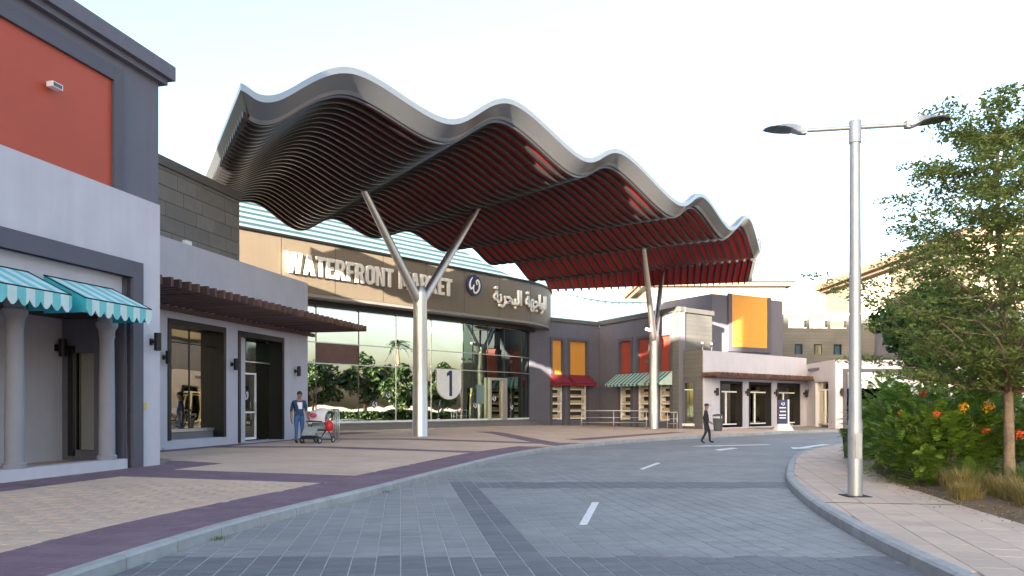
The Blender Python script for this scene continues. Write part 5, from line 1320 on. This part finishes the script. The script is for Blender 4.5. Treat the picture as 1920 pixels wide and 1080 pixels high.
def bushy_tree(base, h, rad, label, seed, leaf='leaf_broad', lsize=.22, n=2600, aspect=.7, group=None, flat=1.0):
    random.seed(seed); t = empty('tree', base, label, 'tree', group); tr = MB(); lm = MB(); cr = MB()
    cz = base.z+h-rad*flat*.9; tp = base+Vector((random.uniform(-.2, .2), random.uniform(-.2, .2), cz-base.z))
    limb(tr, base-Vector((0, 0, .1)), tp, .13*h/5, .06*h/5, 8, .02)
    cl = []
    for _ in range(16):
        v = Vector((random.gauss(0, 1), random.gauss(0, 1), random.gauss(0, .8))).normalized()*random.uniform(.45, .95); c = Vector((tp.x, tp.y, cz))+Vector((v.x*rad, v.y*rad, v.z*rad*flat)); cl.append((c, rad*random.uniform(.28, .45)))
        limb(lm, base.lerp(tp, random.uniform(.5, .95)), c, .035, .01, 5)
    for _ in range(n):
        c, r = random.choice(cl); v = rnd_norm(.15); q_ = c+v*r*random.uniform(.55, 1.05); q_.z = c.z+(q_.z-c.z)*.8
        leaf_quads(cr, q_, lsize*random.uniform(.7, 1.25), (v+rnd_norm(.8)*.9).normalized(), .5, aspect)
    tr.build('trunk', 'bark', t, smooth=True); lm.build('limbs', 'bark', t, smooth=True); cr.build('crown', leaf, t); return t
bushy_tree(Vector((11.75, 20.9, .1)), 4.9, 1.45, 'dark broad leaved tree behind the hedge, left of the slender tree', 21, n=3000, flat=.95)
bushy_tree(Vector((13.6, 22.4, .1)), 5.0, 1.9, 'dark broad leaved tree mostly hidden behind the slender tree', 22, n=2600)
# trees across the car park on the right, seen in the entrance glass
for i, (x, y, h_, r_) in enumerate(((33.5, 31.0, 6.0, 2.6), (37, 36.0, 7.2, 3.0), (32.5, 40.5, 5.4, 2.4), (39, 44.5, 6.6, 2.9), (31.5, 27.5, 5.2, 2.2))):
    bushy_tree(Vector((x, y, -.12)), h_, r_, ['round tree across the car park, second from the near end', 'tallest round tree across the car park', 'low round tree in front of the tallest car park tree', 'farthest round tree across the car park', 'nearest round tree across the car park'][i], 31+i, 'leaf_dark', .46, 3000, .75, 'trees across the car park')
def palm(base, h, seed):
    random.seed(seed); t = empty('palm_tree', base, 'tall palm across the car park, mirrored in the entrance glass', 'tree'); tr = MB(); limb(tr, base-Vector((0, 0, .1)), base+Vector((.3, .2, h)), .2, .13, 8, .01); tr.build('trunk', 'bark', t, smooth=True)
    cr = MB(); top = base+Vector((.3, .2, h))
    for k_ in range(26):
        a = k_*2.4; el_ = random.uniform(-.3, 1.2); L = 1.9; prev = top
        for s_ in range(1, 9):
            u_ = s_/8; q_ = top+Vector((math.cos(a)*L*u_*math.cos(el_*(1-.5*u_)), math.sin(a)*L*u_*math.cos(el_*(1-.5*u_)), L*u_*math.sin(el_)-1.5*u_*u_)); d = (q_-prev)
            sd_ = Vector((-math.sin(a), math.cos(a), -.3))*.28*math.sin(math.pi*min(.95, u_+.1))
            for sg_ in (-1, 1): cr.add([prev, q_, q_+sd_*sg_+d*.6, prev+sd_*sg_+d*.8], [(0, 1, 2, 3)])
            prev = q_
    cr.build('crown', 'leaf_dark', t)
palm(Vector((36, 39.6, -.12)), 8.6, 3)
random.seed(77)
hg = empty('clipped_hedge', (33, 36, -.1), 'low clipped hedge across the car park', 'hedge'); hm = MB()
for _ in range(9000):
    y_ = random.uniform(24, 52); q_ = Vector((29.6+random.uniform(-.6, .6), y_, random.uniform(-.1, .95))); leaf_quads(hm, q_, .36, rnd_norm(.6), .4, .7)
hm.build('foliage', 'leaf_dark', hg)

# flowering shrubs: feathery pinnate fronds
def frond(mb, base, d, L, nl=8, lw=.05):
    d = d.normalized(); side = d.cross(Vector((0, 0, 1)))
    if side.length < .05: side = Vector((1, 0, 0))
    side.normalize(); prev = base
    for i in range(nl):
        u_ = (i+.7)/nl; q_ = base+d*L*u_-Vector((0, 0, .30*L*u_*u_)); w_ = lw*math.sin(math.pi*min(1, .18+.78*u_))
        for sg_ in (-1, 1):
            b = len(mb.v); o_ = side*sg_*w_*1.5; f_ = d*L/nl*.42
            mb.v += [tuple(q_-f_*.8), tuple(q_+o_-f_*.3-Vector((0, 0, .012))), tuple(q_+o_*1.05+f_*.6-Vector((0, 0, .012))), tuple(q_+f_*.8)]; mb.f.append((b, b+1, b+2, b+3))
def shrub(x, y, rx, ry, h, label, seed, n=620, flowers=(), leaf='leaf_hedge'):
    random.seed(seed); base = Vector((x, y, .13)); t = empty('flowering_shrub', base, label, 'shrub', 'flowering shrubs of the roadside bed'); m = MB(); st_ = MB()
    for _ in range(14):
        a = random.uniform(0, 6.28); e_ = base+Vector((rx*.7*math.cos(a), ry*.7*math.sin(a), h*random.uniform(.55, .9))); limb(st_, base+Vector((.12*math.cos(a), .12*math.sin(a), -.05)), e_, .018, .006, 5)
    for _ in range(n):
        th = random.uniform(0, 2*math.pi); cz = random.uniform(-.15, 1) ; rr_ = math.sqrt(max(0, 1-max(cz, 0)**2)); k_ = random.uniform(.62, 1.02)
        bump_ = 1+.13*math.sin(3*th+seed)+.10*math.sin(5*th+2*cz*4+seed)
        q_ = base+Vector((rx*rr_*math.cos(th)*k_*bump_, ry*rr_*math.sin(th)*k_*bump_, h*(.30+.66*cz*bump_)*k_ if cz > 0 else h*random.uniform(.05, .32)))
        out = Vector((math.cos(th)*rr_, math.sin(th)*rr_, .25+cz*.6))+Vector((random.gauss(0, .4), random.gauss(0, .4), random.gauss(0, .3)))
        frond(m, q_, out, random.uniform(.20, .36), 7, random.uniform(.040, .060))
    st_.build('stems', 'bark', t); m.build('foliage', leaf, t)
    for (fu, mt, sz) in flowers:
        fl = MB(); c = Vector(fu)
        for _ in range(46):
            v = rnd_norm(.3); leaf_quads(fl, c+v*sz*random.uniform(.3, 1)*.9, .055, (v+rnd_norm(.2)*.5).normalized(), .5, .8)
        fl.build('blossom', mt, t)
def pt(u, v, d): return ((u-960)/F*d, d, EYE+(HORIZON-v)/F*d)
shrub(7.95, 14.1, .95, .9, 1.50, 'flowering shrub at the front edge of the bed, left of the tree trunk', 51, 1300, [(pt(1808, 764, 13.6), 'petal_yellow', .10), (pt(1756, 778, 13.5), 'petal_red', .08)])
shrub(9.15, 14.9, 1.1, .9, 1.80, 'flowering shrub behind the slender tree trunk with orange blossom', 52, 1300, [(pt(1855, 764, 13.9), 'petal_yellow', .14), (pt(1846, 807, 13.9), 'petal_red', .09)])
shrub(8.85, 16.4, 1.2, 1.1, 2.0, 'flowering shrub in the middle of the bed', 53, 1300, [(pt(1731, 738, 15.6), 'petal_red', .10), (pt(1690, 774, 15.4), 'petal_yellow', .08)])
shrub(9.75, 19.0, 1.2, 1.2, 2.15, 'flowering shrub at the far end of the bed near the lamp post', 54, 1200)
shrub(11.3, 17.2, 1.6, 1.5, 2.1, 'tall flowering shrub at the back of the bed', 55, 1200, [(pt(1913, 735, 16.5), 'petal_red', .12)])
shrub(10.4, 13.6, 1.1, 1.0, 1.75, 'flowering shrub at the right picture edge behind the dry grass', 56, 1100, [(pt(1912, 815, 12.8), 'petal_red', .10)])
shrub(12.2, 21.6, 1.7, 1.5, 2.1, 'flowering shrub at the back of the bed beneath the dark trees', 57, 1000)
random.seed(60)
lt = empty('leafy_plant', (7.55, 13.55, .13), 'bright lime green leafy plant at the edge of the bed', 'plant'); m = MB(); s2 = MB()
for _ in range(60):
    a = random.uniform(0, 6.28); k_ = random.random(); q_ = Vector((7.55+.30*math.cos(a)*k_, 13.5+.3*math.sin(a)*k_, .35+.5*random.random())); leaf_quads(m, q_, .17, rnd_norm(.8), .4, .6); limb(s2, Vector((7.55, 13.5, .12)), q_, .006, .003, 3)
m.build('leaves', 'leaf_lime', lt); s2.build('stems', 'leaf_lime', lt)
def tuft(x, y, h, n, mat, label, seed, rad=.2, zb=.13):
    random.seed(seed); t = empty('grass_tuft' if zb > .05 else 'gutter_weed', (x, y, zb), label, 'grass', 'ornamental grass tufts at the bed edge' if zb > .05 else 'weeds in the gutter'); m = MB()
    for _ in range(n):
        a = random.uniform(0, 6.28); k_ = rad*random.random(); b0 = Vector((x+k_*math.cos(a), y+k_*math.sin(a), zb)); ln = random.uniform(.15, .55)*h; hh_ = h*random.uniform(.5, 1.05); aa = a+random.uniform(-.6, .6)
        d = Vector((math.cos(aa), math.sin(aa), 0)); w_ = Vector((-d.y, d.x, 0))*random.uniform(.003, .006); p1 = b0+d*ln*.35+Vector((0, 0, hh_*.65)); p2 = b0+d*ln+Vector((0, 0, hh_*.95))
        m.add([b0-w_, b0+w_, p1+w_*.8, p1-w_*.8, p2], [(0, 1, 2, 3), (3, 2, 4)])
    m.build('blades', mat, t)
for i, (x, y, h_, mt, lb) in enumerate(((7.35, 12.25, .50, 'grass_dry', 'straw coloured grass tuft, leftmost at the bed edge'), (7.65, 11.75, .46, 'grass_dry', 'straw coloured grass tuft, second from the left'), (7.55, 11.1, .46, 'grass_dry', 'straw coloured grass tuft, third from the left'), (7.4, 10.55, .44, 'grass_dry', 'straw coloured grass tuft, at the right picture edge'), (8.25, 11.9, .6, 'grass_green', 'green grass tuft in front of the tree trunk'), (7.85, 12.9, .62, 'grass_green', 'green grass tuft left of the tree trunk'), (8.2, 11.1, .55, 'grass_green', 'green grass tuft behind the straw coloured ones'), (7.0, 11.5, .34, 'grass_dry', 'short straw grass tuft nearest the paving'))):
    tuft(x, y, h_, 420, mt, lb, 80+i, .26)
tuft(-3.50, 8.9, .05, 40, 'grass_green', 'small green weed in the gutter of the left kerb, nearest the viewer', 95, .14, 0.0)
tuft(-2.30, 13.7, .05, 30, 'grass_green', 'small green weed in the gutter of the left kerb, farther along', 96, .10, 0.0)
for i, a_ in enumerate((.25, 1.2)):
    c = RB.P(a_, -.25, 5.0); t = empty('roof_light', c, 'small grey light on the parapet of the far shop, '+('at its corner' if i == 0 else 'second from its corner'), 'light fitting', 'parapet lights')
    MB().tube([c, c+Vector((0, 0, .35))], .03, 6).build('stem', 'alu', t); MB().tube([c+Vector((-.02, .05, .33)), c+Vector((-.1, -.3, .45))], .09, 8).build('head', 'alu', t)
random.seed(91)
lit = MB()
for _ in range(900):
    y_ = random.uniform(8.5, 21); i = 0
    for a, b_ in zip(BED, BED[1:]):
        if a[1] <= y_ <= b_[1]: x_ = a[0]+(b_[0]-a[0])*(y_-a[1])/(b_[1]-a[1])
    leaf_quads(lit, Vector((x_+random.gauss(.12, .28), y_, .15+random.uniform(0, .04))), .05, rnd_norm(3), .3, .5)
o = lit.build('leaf_litter', 'grass_dry'); tag(o, 'dry fallen leaves along the edge of the bed', 'leaf litter', kind='stuff')
